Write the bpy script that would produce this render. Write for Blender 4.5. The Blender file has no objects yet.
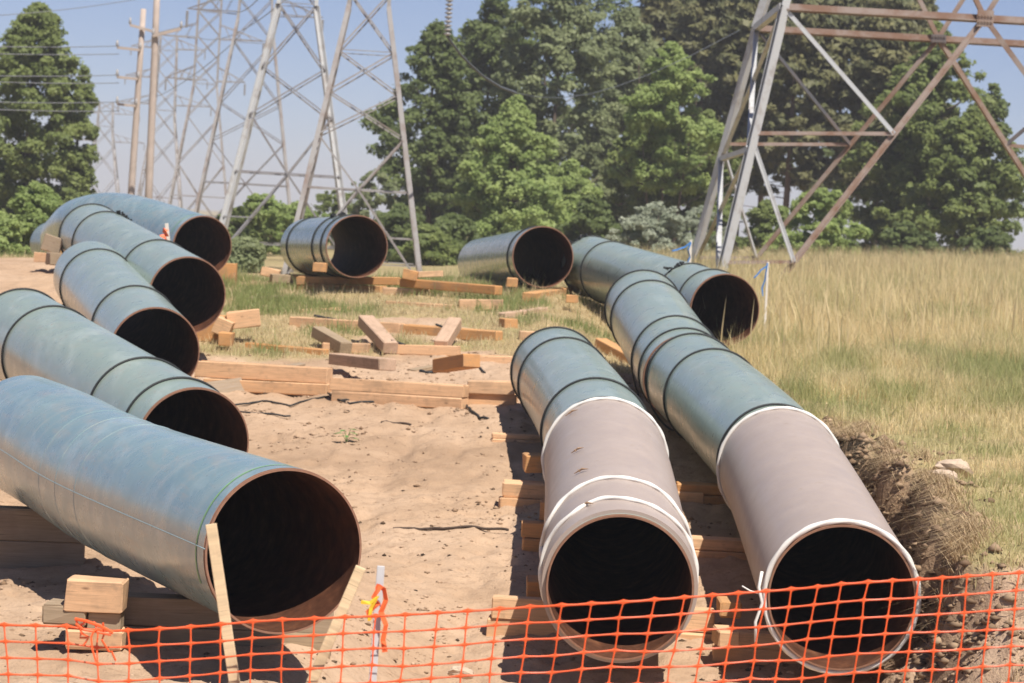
import bpy, math, random
import numpy as np
from mathutils import Vector, Matrix
random.seed(7); RNG = np.random.default_rng(11)
R = math.radians
SC = bpy.context.scene
COL = SC.collection
# ------------------------------------------------------------------ camera, sky, sun, exposure
EYE = 3.45; F = 2400.0; CX = 512.0; HY = 225.0        # eye height, focal length in pixels, principal point
ROLL = R(3.3); RC, RS, RT = math.cos(ROLL), math.sin(ROLL), math.tan(ROLL)   # the photographer held the camera a little askew
cam_d = bpy.data.cameras.new('camera'); cam = bpy.data.objects.new('camera', cam_d); COL.objects.link(cam)
cam.matrix_world = Matrix.Translation((0, 0, EYE)) @ Matrix.Rotation(R(90), 4, 'X') @ Matrix.Rotation(ROLL, 4, 'Z')
cam_d.sensor_width = 36; cam_d.lens = F / 1024 * 36; cam_d.shift_y = (HY - 341.5) / 1024
cam_d.clip_start = 0.1; cam_d.clip_end = 6000
cam_d.dof.use_dof = True; cam_d.dof.focus_distance = 14.5; cam_d.dof.aperture_fstop = 5.2
SC.camera = cam
SUN_EL, SUN_AZ = 60.0, 30.0                            # elevation; azimuth right of straight behind the camera
w = bpy.data.worlds.new('World'); SC.world = w; w.use_nodes = True
nt = w.node_tree; nt.nodes.clear()
sky = nt.nodes.new('ShaderNodeTexSky'); sky.sky_type = 'NISHITA'; sky.sun_disc = False
sky.sun_elevation = R(SUN_EL); sky.sun_rotation = R(180 - SUN_AZ)
sky.air_density = 0.75; sky.dust_density = 0.25; sky.ozone_density = 6.0; sky.altitude = 300
bg = nt.nodes.new('ShaderNodeBackground'); bg.inputs[1].default_value = 0.066
ow = nt.nodes.new('ShaderNodeOutputWorld')
tint = nt.nodes.new('ShaderNodeMix'); tint.data_type = 'RGBA'; tint.blend_type = 'MULTIPLY'; tint.inputs[0].default_value = 1
tint.inputs[7].default_value = (1.08, .94, .99, 1)                    # a slightly violet summer haze
nt.links.new(sky.outputs[0], tint.inputs[6]); nt.links.new(tint.outputs[2], bg.inputs[0]); nt.links.new(bg.outputs[0], ow.inputs[0])
sun_d = bpy.data.lights.new('sun', 'SUN'); sun_d.energy = 4.6; sun_d.angle = R(0.5); sun_d.color = (1, .95, .86)
sun = bpy.data.objects.new('sun', sun_d); COL.objects.link(sun)
sv = Vector((math.cos(R(SUN_EL)) * math.sin(R(SUN_AZ)), -math.cos(R(SUN_EL)) * math.cos(R(SUN_AZ)), math.sin(R(SUN_EL))))
sun.rotation_euler = sv.to_track_quat('Z', 'Y').to_euler()
vs = SC.view_settings; vs.view_transform = 'Standard'; vs.look = 'None'; vs.gamma = 1; vs.exposure = 0.6
SC.cycles.max_bounces = 7; SC.cycles.transparent_max_bounces = 8; SC.cycles.volume_bounces = 0

# ------------------------------------------------------------------ helpers
def unproj(px, py, Y):
    u, v = (px - CX) / F, (HY - py) / F
    return Vector(((u * RC - v * RS) * Y, Y, EYE + (u * RS + v * RC) * Y))
def proj(p):
    x, z = p[0] / p[1], (p[2] - EYE) / p[1]
    return (CX + F * (x * RC + z * RS), HY - F * (z * RC - x * RS))
def zrow(x, py, Y):                                                  # height of the point (x, Y) seen on image row py
    return EYE + ((HY - py) / F * Y + x * RS) / RC
def sstep(a, b, x):
    t = np.clip((np.asarray(x, float) - a) / (b - a), 0, 1); return t * t * (3 - 2 * t)
_perm = np.random.default_rng(3).random((256, 256))
def vnoise(x, y, s=0):
    x = np.asarray(x, float) + 37.7 * s + 1000; y = np.asarray(y, float) + 19.3 * s + 1000
    xi = np.floor(x).astype(int); yi = np.floor(y).astype(int); fx = x - xi; fy = y - yi
    fx = fx * fx * (3 - 2 * fx); fy = fy * fy * (3 - 2 * fy)
    g = lambda i, j: _perm[i % 256, j % 256]
    return (g(xi, yi) * (1 - fx) + g(xi + 1, yi) * fx) * (1 - fy) + (g(xi, yi + 1) * (1 - fx) + g(xi + 1, yi + 1) * fx) * fy
def fbm(x, y, s=0, o=4):
    a = .5; t = 0; n = 0
    for k in range(o):
        t = t + a * vnoise(x * 2 ** k, y * 2 ** k, s + k); n += a; a *= .5
    return t / n
class MB:
    def __init__(s): s.v = []; s.f = []; s.m = []; s.n = 0
    def add(s, verts, faces, mi=0):
        b = s.n; s.v.extend([tuple(p) for p in verts]); s.n += len(verts)
        s.f.extend([tuple(i + b for i in f) for f in faces]); s.m.extend([mi] * len(faces))
    def build(s, name, mats, parent=None, smooth=False):
        me = bpy.data.meshes.new(name); me.from_pydata(s.v, [], s.f); me.update()
        for m in (mats if isinstance(mats, (list, tuple)) else [mats]): me.materials.append(m)
        me.polygons.foreach_set('material_index', s.m)
        if smooth: me.polygons.foreach_set('use_smooth', [True] * len(s.f))
        o = bpy.data.objects.new(name, me); COL.objects.link(o)
        if parent: o.parent = parent; 
        return o
    def bar(s, p, q, w, h=None, mi=0, up=(0, 0, 1)):
        p = Vector(p); q = Vector(q); h = h or w; d = (q - p).normalized(); u = Vector(up)
        if abs(d.dot(u)) > .97: u = Vector((0, 1, 0))
        a = d.cross(u).normalized(); b = a.cross(d)
        vs_ = [c + a * (sx * w / 2) + b * (sz * h / 2) for c in (p, q) for sx, sz in ((-1, -1), (1, -1), (1, 1), (-1, 1))]
        s.add(vs_, [(3, 2, 1, 0), (4, 5, 6, 7), (0, 1, 5, 4), (1, 2, 6, 5), (2, 3, 7, 6), (3, 0, 4, 7)], mi)
    def angle(s, p, q, w, t=None, mi=0, flip=1, up=(0, 0, 1)):       # an L-section steel angle
        p = Vector(p); q = Vector(q); t = t or w * .14; d = (q - p).normalized(); u = Vector(up)
        if abs(d.dot(u)) > .97: u = Vector((0, 1, 0))
        a = d.cross(u).normalized() * flip; b = (a.cross(d)).normalized() * flip
        prof = [(0, 0), (w, 0), (w, t), (t, t), (t, w), (0, w)]
        vs_ = [c + a * (x - w / 2) + b * (y - w / 2) for c in (p, q) for x, y in prof]
        fs = [tuple(range(6)), tuple(range(11, 5, -1))] + [(i, i + 6, (i + 1) % 6 + 6, (i + 1) % 6) for i in range(6)]
        s.add(vs_, fs, mi)
    def tube(s, pts, r, n=8, mi=0, cap=True):
        pts = [Vector(p) for p in pts]; N = len(pts); rr = r if hasattr(r, '__len__') else [r] * N
        vs_ = []; prev = None
        for i, p in enumerate(pts):
            d = (pts[min(i + 1, N - 1)] - pts[max(i - 1, 0)]).normalized()
            u = prev if prev is not None else (Vector((0, 0, 1)) if abs(d.z) < .9 else Vector((1, 0, 0)))
            a = (u - d * u.dot(d)).normalized(); prev = a; b = d.cross(a)
            for k in range(n):
                t = 2 * math.pi * k / n; vs_.append(p + (a * math.cos(t) + b * math.sin(t)) * rr[i])
        fs = [(i * n + k, i * n + (k + 1) % n, (i + 1) * n + (k + 1) % n, (i + 1) * n + k) for i in range(N - 1) for k in range(n)]
        if cap: fs += [tuple(range(n - 1, -1, -1)), tuple(range((N - 1) * n, N * n))]
        s.add(vs_, fs, mi)
    def cbox(s, lx, ly, lz, c=.008, mi=0, M=None, jit=0):            # chamfered box centred on x,y with its bottom at z=0
        x, y = lx / 2, ly / 2; vs_ = []
        for z, ins in ((0, c), (c, 0), (lz - c, 0), (lz, c)):
            X, Y = x - ins, y - ins; k = c if ins == 0 else c * .6
            for px, py in ((X, Y - k), (X - k, Y), (-X + k, Y), (-X, Y - k), (-X, -Y + k), (-X + k, -Y), (X - k, -Y), (X, -Y + k)):
                vs_.append(Vector((px + random.uniform(-jit, jit), py + random.uniform(-jit, jit), z + random.uniform(-jit, jit))))
        fs = [tuple(range(7, -1, -1)), tuple(range(24, 32))] + [(r_ * 8 + k, r_ * 8 + (k + 1) % 8, (r_ + 1) * 8 + (k + 1) % 8, (r_ + 1) * 8 + k) for r_ in range(3) for k in range(8)]
        if M: vs_ = [M @ v for v in vs_]
        s.add(vs_, fs, mi)
def np_mesh(name, V, faces_n, mat, parent=None, attr=None, smooth=False, attr2=None):
    """V: (n,3) array; faces_n: (m,k) int array of equal-size faces"""
    me = bpy.data.meshes.new(name); m, k = faces_n.shape
    me.vertices.add(len(V)); me.vertices.foreach_set('co', V.astype(np.float32).ravel())
    me.loops.add(m * k); me.loops.foreach_set('vertex_index', faces_n.astype(np.int32).ravel())
    me.polygons.add(m); me.polygons.foreach_set('loop_start', np.arange(0, m * k, k, dtype=np.int32))
    me.polygons.foreach_set('loop_total', np.full(m, k, dtype=np.int32))
    if smooth: me.polygons.foreach_set('use_smooth', np.ones(m, dtype=bool))
    me.update(calc_edges=True)
    for nm, a in (('tone', attr), ('tone2', attr2)):
        if a is not None:
            at = me.attributes.new(nm, 'FLOAT', 'POINT'); at.data.foreach_set('value', a.astype(np.float32))
    me.materials.append(mat)
    o = bpy.data.objects.new(name, me); COL.objects.link(o)
    if parent: o.parent = parent
    return o
def tag(o, label=None, cat=None, group=None, kind=None):
    if label: o['label'] = label
    if cat: o['category'] = cat
    if group: o['group'] = group
    if kind: o['kind'] = kind
    return o
def empty(name, loc, label, cat, group=None):
    o = bpy.data.objects.new(name, None); COL.objects.link(o); o.location = loc; o.empty_display_size = .3
    return tag(o, label, cat, group)
def reparent_local(o, root):                                        # geometry was written in world space: move it into the root's space
    o.data.transform(Matrix.Translation(-root.location)); o.parent = root
    return o

# ------------------------------------------------------------------ materials
def mat(name):
    m = bpy.data.materials.new(name); m.use_nodes = True; t = m.node_tree; t.nodes.clear()
    o = t.nodes.new('ShaderNodeOutputMaterial'); b = t.nodes.new('ShaderNodeBsdfPrincipled'); t.links.new(b.outputs[0], o.inputs[0])
    return m, t, b
def N(t, typ, **kw):
    n = t.nodes.new(typ)
    for k, v in kw.items(): setattr(n, k, v)
    return n
def noise(t, vec, scale, detail=4, rough=.55, dist=0):
    n = N(t, 'ShaderNodeTexNoise'); n.inputs['Scale'].default_value = scale; n.inputs['Detail'].default_value = detail
    n.inputs['Roughness'].default_value = rough; n.inputs['Distortion'].default_value = dist
    if vec is not None: t.links.new(vec, n.inputs['Vector'])
    return n.outputs['Fac']
def mapping(t, vec, scale):
    n = N(t, 'ShaderNodeMapping'); n.inputs['Scale'].default_value = scale; t.links.new(vec, n.inputs['Vector']); return n.outputs[0]
def ramp(t, fac, stops):
    n = N(t, 'ShaderNodeValToRGB'); e = n.color_ramp.elements
    while len(e) < len(stops): e.new(.5)
    for k, (p, c) in enumerate(stops): e[k].position = p; e[k].color = (*c, 1) if len(c) == 3 else c
    t.links.new(fac, n.inputs[0]); return n.outputs[0]
def mixc(t, fac, a, b, typ='MIX'):
    n = N(t, 'ShaderNodeMix', data_type='RGBA', blend_type=typ)
    for i, v in ((0, fac), (6, a), (7, b)):
        if hasattr(v, 'node'): t.links.new(v, n.inputs[i])
        else: n.inputs[i].default_value = v if i == 0 else (*v, 1)
    return n.outputs[2]
def maprange(t, v, a, b, c=0, d=1):
    n = N(t, 'ShaderNodeMapRange'); n.inputs[1].default_value = a; n.inputs[2].default_value = b; n.inputs[3].default_value = c; n.inputs[4].default_value = d
    t.links.new(v, n.inputs[0]); return n.outputs[0]
def bump(t, b, h, strength=.3, dist=.02):
    n = N(t, 'ShaderNodeBump'); n.inputs['Strength'].default_value = strength; n.inputs['Distance'].default_value = dist
    t.links.new(h, n.inputs['Height']); t.links.new(n.outputs[0], b.inputs['Normal'])
def pos(t): return N(t, 'ShaderNodeNewGeometry').outputs['Position']
def objc(t): return N(t, 'ShaderNodeTexCoord').outputs['Object']
def attrf(t, nm): return N(t, 'ShaderNodeAttribute', attribute_name=nm).outputs['Fac']
def plain(name, c, rough=.7, spec=.3, var=.15, scale=30, metal=0):
    m, t, b = mat(name); f = noise(t, objc(t), scale, 4)
    col = mixc(t, f, tuple(x * (1 - var) for x in c), tuple(min(1, x * (1 + var)) for x in c)); t.links.new(col, b.inputs['Base Color'])
    b.inputs['Roughness'].default_value = rough; b.inputs['Specular IOR Level'].default_value = spec; b.inputs['Metallic'].default_value = metal
    return m
def epoxy(name, c1, c2, dust=.25, rough=.3, blotch=1.0, bandy=False, coat=.45, chalk=.5):
    m, t, b = mat(name); P = objc(t)
    rnd = N(t, 'ShaderNodeObjectInfo').outputs['Random']
    f = noise(t, P, 1.1 * blotch, 6, .65, .6)
    col = mixc(t, maprange(t, f, .35, .68), c1, c2)
    ch = noise(t, mapping(t, P, (1, .5, 1)), 2.3, 6, .72, .4)                   # chalky fading
    col = mixc(t, maprange(t, ch, .50, .75, 0, chalk), col, tuple(min(1, .25 + .9 * v) for v in c2))
    d = noise(t, mapping(t, P, (3, 1.2, 9)), 1.6, 6, .65)                       # scuffs and dried dust
    col = mixc(t, maprange(t, d, .5, .8, 0, dust), col, (.40, .33, .26))
    md = noise(t, P, 22, 5, .6, .5); mdm = noise(t, P, 1.7, 3)
    mm = N(t, 'ShaderNodeMath', operation='MULTIPLY'); t.links.new(maprange(t, md, .60, .68, 0, .7), mm.inputs[0]); t.links.new(maprange(t, mdm, .48, .62), mm.inputs[1])
    col = mixc(t, mm.outputs[0], col, (.30, .22, .15))                          # dried mud splashes
    sc = noise(t, mapping(t, P, (3, 26, 3)), 3.1, 4, .7, .25)
    col = mixc(t, maprange(t, sc, .66, .74, 0, .55), col, (.42, .42, .38))       # scrape marks round the pipe
    b.inputs['Coat Weight'].default_value = coat; b.inputs['Coat Roughness'].default_value = .16; b.inputs['Coat IOR'].default_value = 1.5
    if bandy:
        s2 = noise(t, mapping(t, P, (.4, 7, .4)), 1.5, 4, .6)
        col = mixc(t, maprange(t, s2, .5, .7, 0, .6), col, (.30, .35, .34))
    t.links.new(col, b.inputs['Base Color'])
    t.links.new(maprange(t, noise(t, P, 6, 5), .3, .75, rough - .07, rough + .16), b.inputs['Roughness'])
    b.inputs['IOR'].default_value = 1.52; b.inputs['Specular IOR Level'].default_value = .55
    bump(t, b, noise(t, P, 2.5, 2), .05, .02)
    return m
M_GREEN = epoxy('green_epoxy', (.255, .318, .276), (.295, .360, .312), .3)
M_BLUE = epoxy('blue_green_epoxy', (.180, .268, .292), (.230, .328, .330), .55, .27, .8, True)
M_SLATE = epoxy('slate_epoxy', (.16, .21, .19), (.20, .24, .21), .25, .22)
M_COAT = epoxy('grey_coating', (.375, .300, .258), (.405, .325, .280), .10, .5, 1.5, False, .12, .12)
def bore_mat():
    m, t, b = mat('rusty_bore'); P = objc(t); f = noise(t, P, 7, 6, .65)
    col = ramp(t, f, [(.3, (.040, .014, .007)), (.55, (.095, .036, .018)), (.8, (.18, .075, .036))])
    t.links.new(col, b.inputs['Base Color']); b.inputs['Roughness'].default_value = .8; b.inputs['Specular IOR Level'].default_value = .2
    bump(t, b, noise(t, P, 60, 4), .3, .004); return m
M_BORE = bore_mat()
M_RIM = plain('bare_steel_rim', (.26, .135, .085), .6, .4, .35, 25)
M_RUBBER = plain('black_rubber', (.02, .021, .022), .6, .4, .3)
M_ROPE = plain('white_rope', (.72, .69, .64), .8, .2, .18, 90)
M_TAPE = plain('white_tape', (.70, .67, .62), .6, .3, .12, 40)
M_GLINE = plain('green_marking_paint', (.20, .38, .16), .5, .3, .3, 30)
M_SEAM = plain('weld_bead', (.24, .30, .31), .4, .5, .3, 60)
def wood(name, cs, end=1.0, grain=1.0):
    m, t, b = mat(name); P = objc(t); rnd = N(t, 'ShaderNodeObjectInfo').outputs['Random']
    off = N(t, 'ShaderNodeVectorMath', operation='ADD'); cmb = N(t, 'ShaderNodeCombineXYZ')
    mul = N(t, 'ShaderNodeMath', operation='MULTIPLY'); mul.inputs[1].default_value = 40; t.links.new(rnd, mul.inputs[0])
    for i in range(3): t.links.new(mul.outputs[0], cmb.inputs[i])
    t.links.new(P, off.inputs[0]); t.links.new(cmb.outputs[0], off.inputs[1]); Q = off.outputs[0]
    g = noise(t, mapping(t, Q, (1.5, 34, 26)), 2.2, 5, .6, .7)
    base = ramp(t, rnd, [(0, cs[0]), (.5, cs[1]), (1, cs[2])])
    col = mixc(t, maprange(t, g, .35, .7), base, tuple(c * .72 for c in cs[1]))
    st = noise(t, Q, 2.6, 5, .6)
    col = mixc(t, maprange(t, st, .52, .74, 0, .6), col, (.22, .155, .105))
    ck = noise(t, mapping(t, Q, (1.0, 60, 60)), 1.6, 3, .6, .3); col = mixc(t, maprange(t, ck, .66, .72, 0, .8), col, (.10, .065, .04))   # drying cracks
    dirt = noise(t, Q, 9, 5, .65); col = mixc(t, maprange(t, dirt, .58, .70, 0, .5), col, (.34, .23, .15))
    kn = N(t, 'ShaderNodeTexVoronoi'); kn.inputs['Scale'].default_value = 3.2; t.links.new(mapping(t, Q, (.8, 2, 2)), kn.inputs['Vector'])
    col = mixc(t, maprange(t, kn.outputs['Distance'], .02, .09, .7, 0), col, (.14, .075, .04))
    t.links.new(col, b.inputs['Base Color']); b.inputs['Roughness'].default_value = .8; b.inputs['Specular IOR Level'].default_value = .2
    bump(t, b, g, .35, .006); return m
M_WOOD = wood('fresh_timber', [(.70, .42, .235), (.73, .46, .27), (.68, .39, .20)])
M_WOODO = wood('orange_timber', [(.60, .30, .12), (.63, .34, .15), (.57, .27, .10)])
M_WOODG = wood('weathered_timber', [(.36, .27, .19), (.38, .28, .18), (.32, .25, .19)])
M_WOODB = wood('pinkish_timber', [(.54, .36, .25), (.57, .39, .27), (.50, .34, .24)])
M_LATH = wood('stake_pine', [(.74, .56, .34), (.76, .58, .36), (.73, .54, .33)])
M_GREYLATH = plain('clear_plastic_lath', (.55, .55, .55), .35, .5, .06)
M_WHITELATH = plain('whitewashed_lath', (.70, .64, .56), .8, .2, .15)
M_POLE = plain('weathered_pole_wood', (.44, .36, .31), .9, .2, .25, 4)
def steel(name, c1, c2, th=.5):
    m, t, b = mat(name); f = noise(t, objc(t), 1.3, 6, .7)
    col = mixc(t, maprange(t, f, th - .08, th + .1), c1, c2); t.links.new(col, b.inputs['Base Color'])
    b.inputs['Roughness'].default_value = .6; b.inputs['Metallic'].default_value = .25; return m
M_GALV = steel('galvanised_steel', (.50, .50, .50), (.30, .25, .22), .6)
M_RUSTY = steel('rust_stained_steel', (.34, .32, .31), (.25, .195, .17), .54)
M_RUST = steel('rusty_steel', (.34, .27, .23), (.25, .15, .10), .50)
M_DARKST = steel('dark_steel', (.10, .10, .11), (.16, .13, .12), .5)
M_GREYST = steel('grey_steel', (.27, .26, .27), (.22, .19, .18), .55)
M_WIRE = plain('wire', (.22, .22, .23), .6, .3, .1)
M_DWIRE = plain('dark_wire', (.10, .11, .12), .6, .3, .1)
M_INS = plain('porcelain', (.32, .30, .29), .3, .5, .1)
M_ORANGE, t_, b_ = mat('orange_plastic'); b_.inputs['Base Color'].default_value = (.86, .12, .028, 1); b_.inputs['Roughness'].default_value = .45
M_ORANGE.node_tree.nodes['Principled BSDF'].inputs['Subsurface Weight'].default_value = 0
M_RIB_O = plain('orange_ribbon', (.85, .16, .05), .5, .3, .1)
M_RIB_Y = plain('yellow_ribbon', (.80, .52, .04), .5, .3, .1)
M_RIB_B = plain('blue_ribbon', (.05, .20, .50), .5, .3, .1)
M_STONE = plain('pale_fieldstone', (.50, .38, .28), .85, .2, .25, 8)
M_TWIG = plain('dark_twig', (.07, .05, .04), .9, .1, .3)
M_SCRAP = plain('dry_leaf_scrap', (.42, .27, .17), .9, .1, .3)
M_BARK = plain('bark', (.13, .10, .08), .95, .1, .35, 3)
M_PINEBARK = plain('pine_bark', (.20, .13, .10), .95, .1, .35, 3)
def leafmat(name, dark, light, trans=.35, hi=None):
    m = bpy.data.materials.new(name); m.use_nodes = True; t = m.node_tree; t.nodes.clear()
    o = N(t, 'ShaderNodeOutputMaterial'); b = N(t, 'ShaderNodeBsdfPrincipled'); tr = N(t, 'ShaderNodeBsdfTranslucent'); mx = N(t, 'ShaderNodeMixShader')
    a = attrf(t, 'tone')
    col = ramp(t, a, [(0, dark), (.55, tuple((x + y) / 2 for x, y in zip(dark, light))), (1, hi or light)])
    t.links.new(col, b.inputs['Base Color']); t.links.new(col, tr.inputs['Color'])
    b.inputs['Roughness'].default_value = .55; b.inputs['Specular IOR Level'].default_value = .25; mx.inputs[0].default_value = trans
    t.links.new(b.outputs[0], mx.inputs[1]); t.links.new(tr.outputs[0], mx.inputs[2]); t.links.new(mx.outputs[0], o.inputs[0])
    return m
L_DARK = leafmat('dark_leaves', (0.106, 0.142, 0.047), (0.194, 0.238, 0.080), .45)
L_MID = leafmat('mid_leaves', (0.141, 0.182, 0.055), (0.251, 0.294, 0.092), .45)
L_BRIGHT = leafmat('bright_leaves', (0.202, 0.274, 0.080), (0.372, 0.445, 0.152), .48)
L_GREY = leafmat('grey_green_leaves', (0.188, 0.223, 0.106), (0.332, 0.367, 0.184), .5)
L_SILVER = leafmat('silver_leaves', (0.252, 0.288, 0.198), (0.405, 0.432, 0.324), .35)
L_PINE = leafmat('pine_needles', (0.115, 0.124, 0.055), (0.230, 0.215, 0.095), .3)
G_FIELD = leafmat('meadow_grass', (.41, .43, .18), (.74, .61, .34), .5, (.88, .72, .43))
G_DEAD = leafmat('dead_grass', (.34, .24, .14), (.60, .45, .27), .25)
G_PATCH = leafmat('patch_grass', (.30, .34, .13), (.72, .58, .36), .45)

# ------------------------------------------------------------------ terrain
def bank_x(Y):
    Y = np.asarray(Y, float)
    return 3.36 + .26 * (vnoise(Y * .9, Y * 0, 5) - .5) * 2 + .20 * (vnoise(Y * 2.3, Y * 0, 6) - .5) * 2 + .07 * (vnoise(Y * 6, Y * 0, 7) - .5) * 2 - .25 * sstep(24, 32, Y)
def zplain(X, Y):                                                   # smooth terrain (no small bumps), world z
    X = np.asarray(X, float); Y = np.asarray(Y, float)
    s = -3.41 + .0958 * (Y - 17.1)
    s = np.minimum(s, -1.12) - .05 * np.exp(-((Y - 41) / 2.0) ** 2)
    near = np.interp(Y, [-20, 0, 9.3, 13.5, 15.8], [-1.6, -1.65, -2.56, -3.2, -3.53])
    s = np.where(Y < 15.8, near, s)
    s = s + .55 * sstep(-.35, -1.5, X) * sstep(22.5, 16.5, Y) * sstep(10, 14, Y)
    s = s - .55 * sstep(.5, 2.6, X) * sstep(30, 36, Y) * (1 - sstep(50, 66, Y))
    s = s - .30 * sstep(44, 60, Y) + .48 * sstep(-4.6, -7.0, X) * sstep(26, 34, Y) * (1 - .6 * sstep(44, 50, Y))
    f = np.interp(Y, [-20, 0, 9.3, 12, 14.4, 15.6, 16.7, 20, 36, 55, 80, 3000], [-1.9, -2.0, -2.8, -2.95, -2.90, -2.72, -2.32, -2.18, -1.97, -1.66, -1.75, -1.75])
    bw = .07 + .7 * sstep(17.0, 15.9, Y) + 1.0 * sstep(25, 36, Y)
    dd = X - bank_x(Y) + .30 * (fbm(X * 4.5, Y * 4.5, 61, 3) - .5) * sstep(30, 24, Y) * sstep(16.2, 17.0, Y)
    wgt = .66 * sstep(-1, 1, dd / bw) + .34 * sstep(-.55, -.02, dd - .25 * sstep(25, 36, Y))
    return EYE + s * (1 - wgt) + f * wgt + RT * 22 * np.tanh(X / 22)     # the whole slope falls gently to the left
def zbump(X, Y):
    fade = sstep(70, 30, Y)
    field = sstep(-.2, .4, X - bank_x(Y))
    lumps = (fbm(X * 2.2, Y * 2.2, 1, 4) - .5) * (.085 + .06 * field)
    dents = -np.clip(vnoise(X * 5.2, Y * 4.2, 9) - .66, 0, 1) * .15 - np.exp(-((X + .15 - .06 * (Y - 20)) / .16) ** 2) * .03 * (.6 + vnoise(X * 9, Y * 7, 13)) - np.exp(-((X + 1.45 - .06 * (Y - 20)) / .16) ** 2) * .03 * (.6 + vnoise(X * 9, Y * 7, 14))
    fine = (fbm(X * 8, Y * 7, 4, 3) - .5) * .05
    cl = np.clip(vnoise(X * 7, Y * 6, 12) - .72, 0, 1) * .14
    edge = np.maximum(np.exp(-((X - bank_x(Y)) / .35) ** 2) * sstep(30, 22, Y), .30 * sstep(17.0, 16.4, Y) * sstep(-.8, .4, X - bank_x(Y))) * (fbm(X * 5, Y * 5, 15, 4) - .5) * .40 * (1 - .7 * sstep(16.8, 16.2, Y))
    return ((lumps + (dents + cl) * (1 - field) + fine) + edge) * fade
def zt(x, y): return float(zplain(x, y) + zbump(np.array(x, float), np.array(y, float)))
def hit(px, py, lift=0.0):                                           # where the sight line through a pixel meets the terrain
    Ys = np.linspace(12, 120, 6000); u, v = (px - CX) / F, (HY - py) / F; X = (u * RC - v * RS) * Ys; Z = EYE + (u * RS + v * RC) * Ys
    g = zplain(X, Ys) + lift; k = np.argmax(Z <= g)
    return Vector((X[k], Ys[k], g[k]))
def grass_amount(X, Y):                                              # 0 bare sand .. 1 covered
    fld = sstep(-.05, .35, X - bank_x(Y)) * sstep(16.3, 16.8, Y + 1.0 * (fbm(X * 1.5, Y * 0, 23, 3) - .5))
    n = fbm(X * .55, Y * .45, 21, 4)
    patch = sstep(32.4, 34.2, Y + 2.2 * (n - .5)) * sstep(.24, .42, n + .16 * sstep(36, 40, Y))
    heap = sstep(-4.9, -5.6, X) * sstep(30, 36, Y) * (1 - sstep(44.5, 46.0, Y - .25 * (X + 6)))
    left = sstep(44.5, 46, Y)
    return np.clip(np.maximum(np.maximum(fld, patch * (1 - heap)), left), 0, 1)
def build_ground():
    xs = np.concatenate([-np.geomspace(900, 8, 40), np.linspace(-7.9, 5.6, 290), np.geomspace(5.7, 900, 60)])
    ys = np.concatenate([np.linspace(-20, 13.5, 50), np.linspace(13.6, 26, 270), np.linspace(26.1, 46, 190), np.geomspace(46.3, 2500, 110)])
    X, Y = np.meshgrid(xs, ys); Z = zplain(X, Y) + zbump(X, Y)
    V = np.stack([X.ravel(), Y.ravel(), Z.ravel()], 1); nx = len(xs); ny = len(ys)
    i = (np.arange(ny - 1)[:, None] * nx + np.arange(nx - 1)[None, :]).ravel()
    Fc = np.stack([i, i + 1, i + 1 + nx, i + nx], 1)
    m, t, b = mat('sandy_ground'); P = pos(t); g = attrf(t, 'tone')
    n1 = noise(t, P, .55, 5, .6); n2 = noise(t, P, 9, 6, .65); n3 = noise(t, P, 46, 4, .6)
    sand = ramp(t, n1, [(.34, (.36, .24, .155)), (.48, (.455, .31, .205)), (.72, (.54, .385, .27))])
    sand = mixc(t, maprange(t, n2, .5, .72, 0, .55), sand, (.30, .195, .125))
    sand = mixc(t, maprange(t, n3, .60, .72, 0, .6), sand, (.22, .14, .09))
    n4 = noise(t, mapping(t, P, (1, 1.6, 1)), 17, 3, .5, .4); n5 = noise(t, P, 1.3, 3)
    spk = N(t, 'ShaderNodeMath', operation='MULTIPLY'); t.links.new(maprange(t, n4, .60, .70, 0, .75), spk.inputs[0]); t.links.new(maprange(t, n5, .42, .6), spk.inputs[1])
    sand = mixc(t, spk.outputs[0], sand, (.20, .12, .07))
    turf = ramp(t, n2, [(.3, (.24, .19, .09)), (.5, (.38, .29, .155)), (.7, (.47, .36, .21))])
    turf = mixc(t, maprange(t, n1, .45, .6, 0, .5), turf, (.20, .20, .075))
    col = mixc(t, maprange(t, g, .25, .75), sand, turf)
    shade_soil = mixc(t, n2, (.12, .075, .045), (.26, .17, .105))                       # shade of the steep cut bank face, put into the soil colour
    col = mixc(t, attrf(t, 'tone2'), col, shade_soil)
    t.links.new(col, b.inputs['Base Color']); b.inputs['Roughness'].default_value = .95; b.inputs['Specular IOR Level'].default_value = .1
    h = N(t, 'ShaderNodeMath', operation='ADD'); t.links.new(n2, h.inputs[0]); t.links.new(n3, h.inputs[1])
    bump(t, b, h.outputs[0], .55, .035)
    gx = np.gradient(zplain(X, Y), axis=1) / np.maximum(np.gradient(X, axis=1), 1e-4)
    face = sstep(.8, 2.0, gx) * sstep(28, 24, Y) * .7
    o = np_mesh('ground', V, Fc, m, attr=grass_amount(X, Y).ravel(), smooth=True, attr2=face.ravel())
    tag(o, 'sandy work strip rising between grassy banks', None, None, 'structure')
build_ground()

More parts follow.
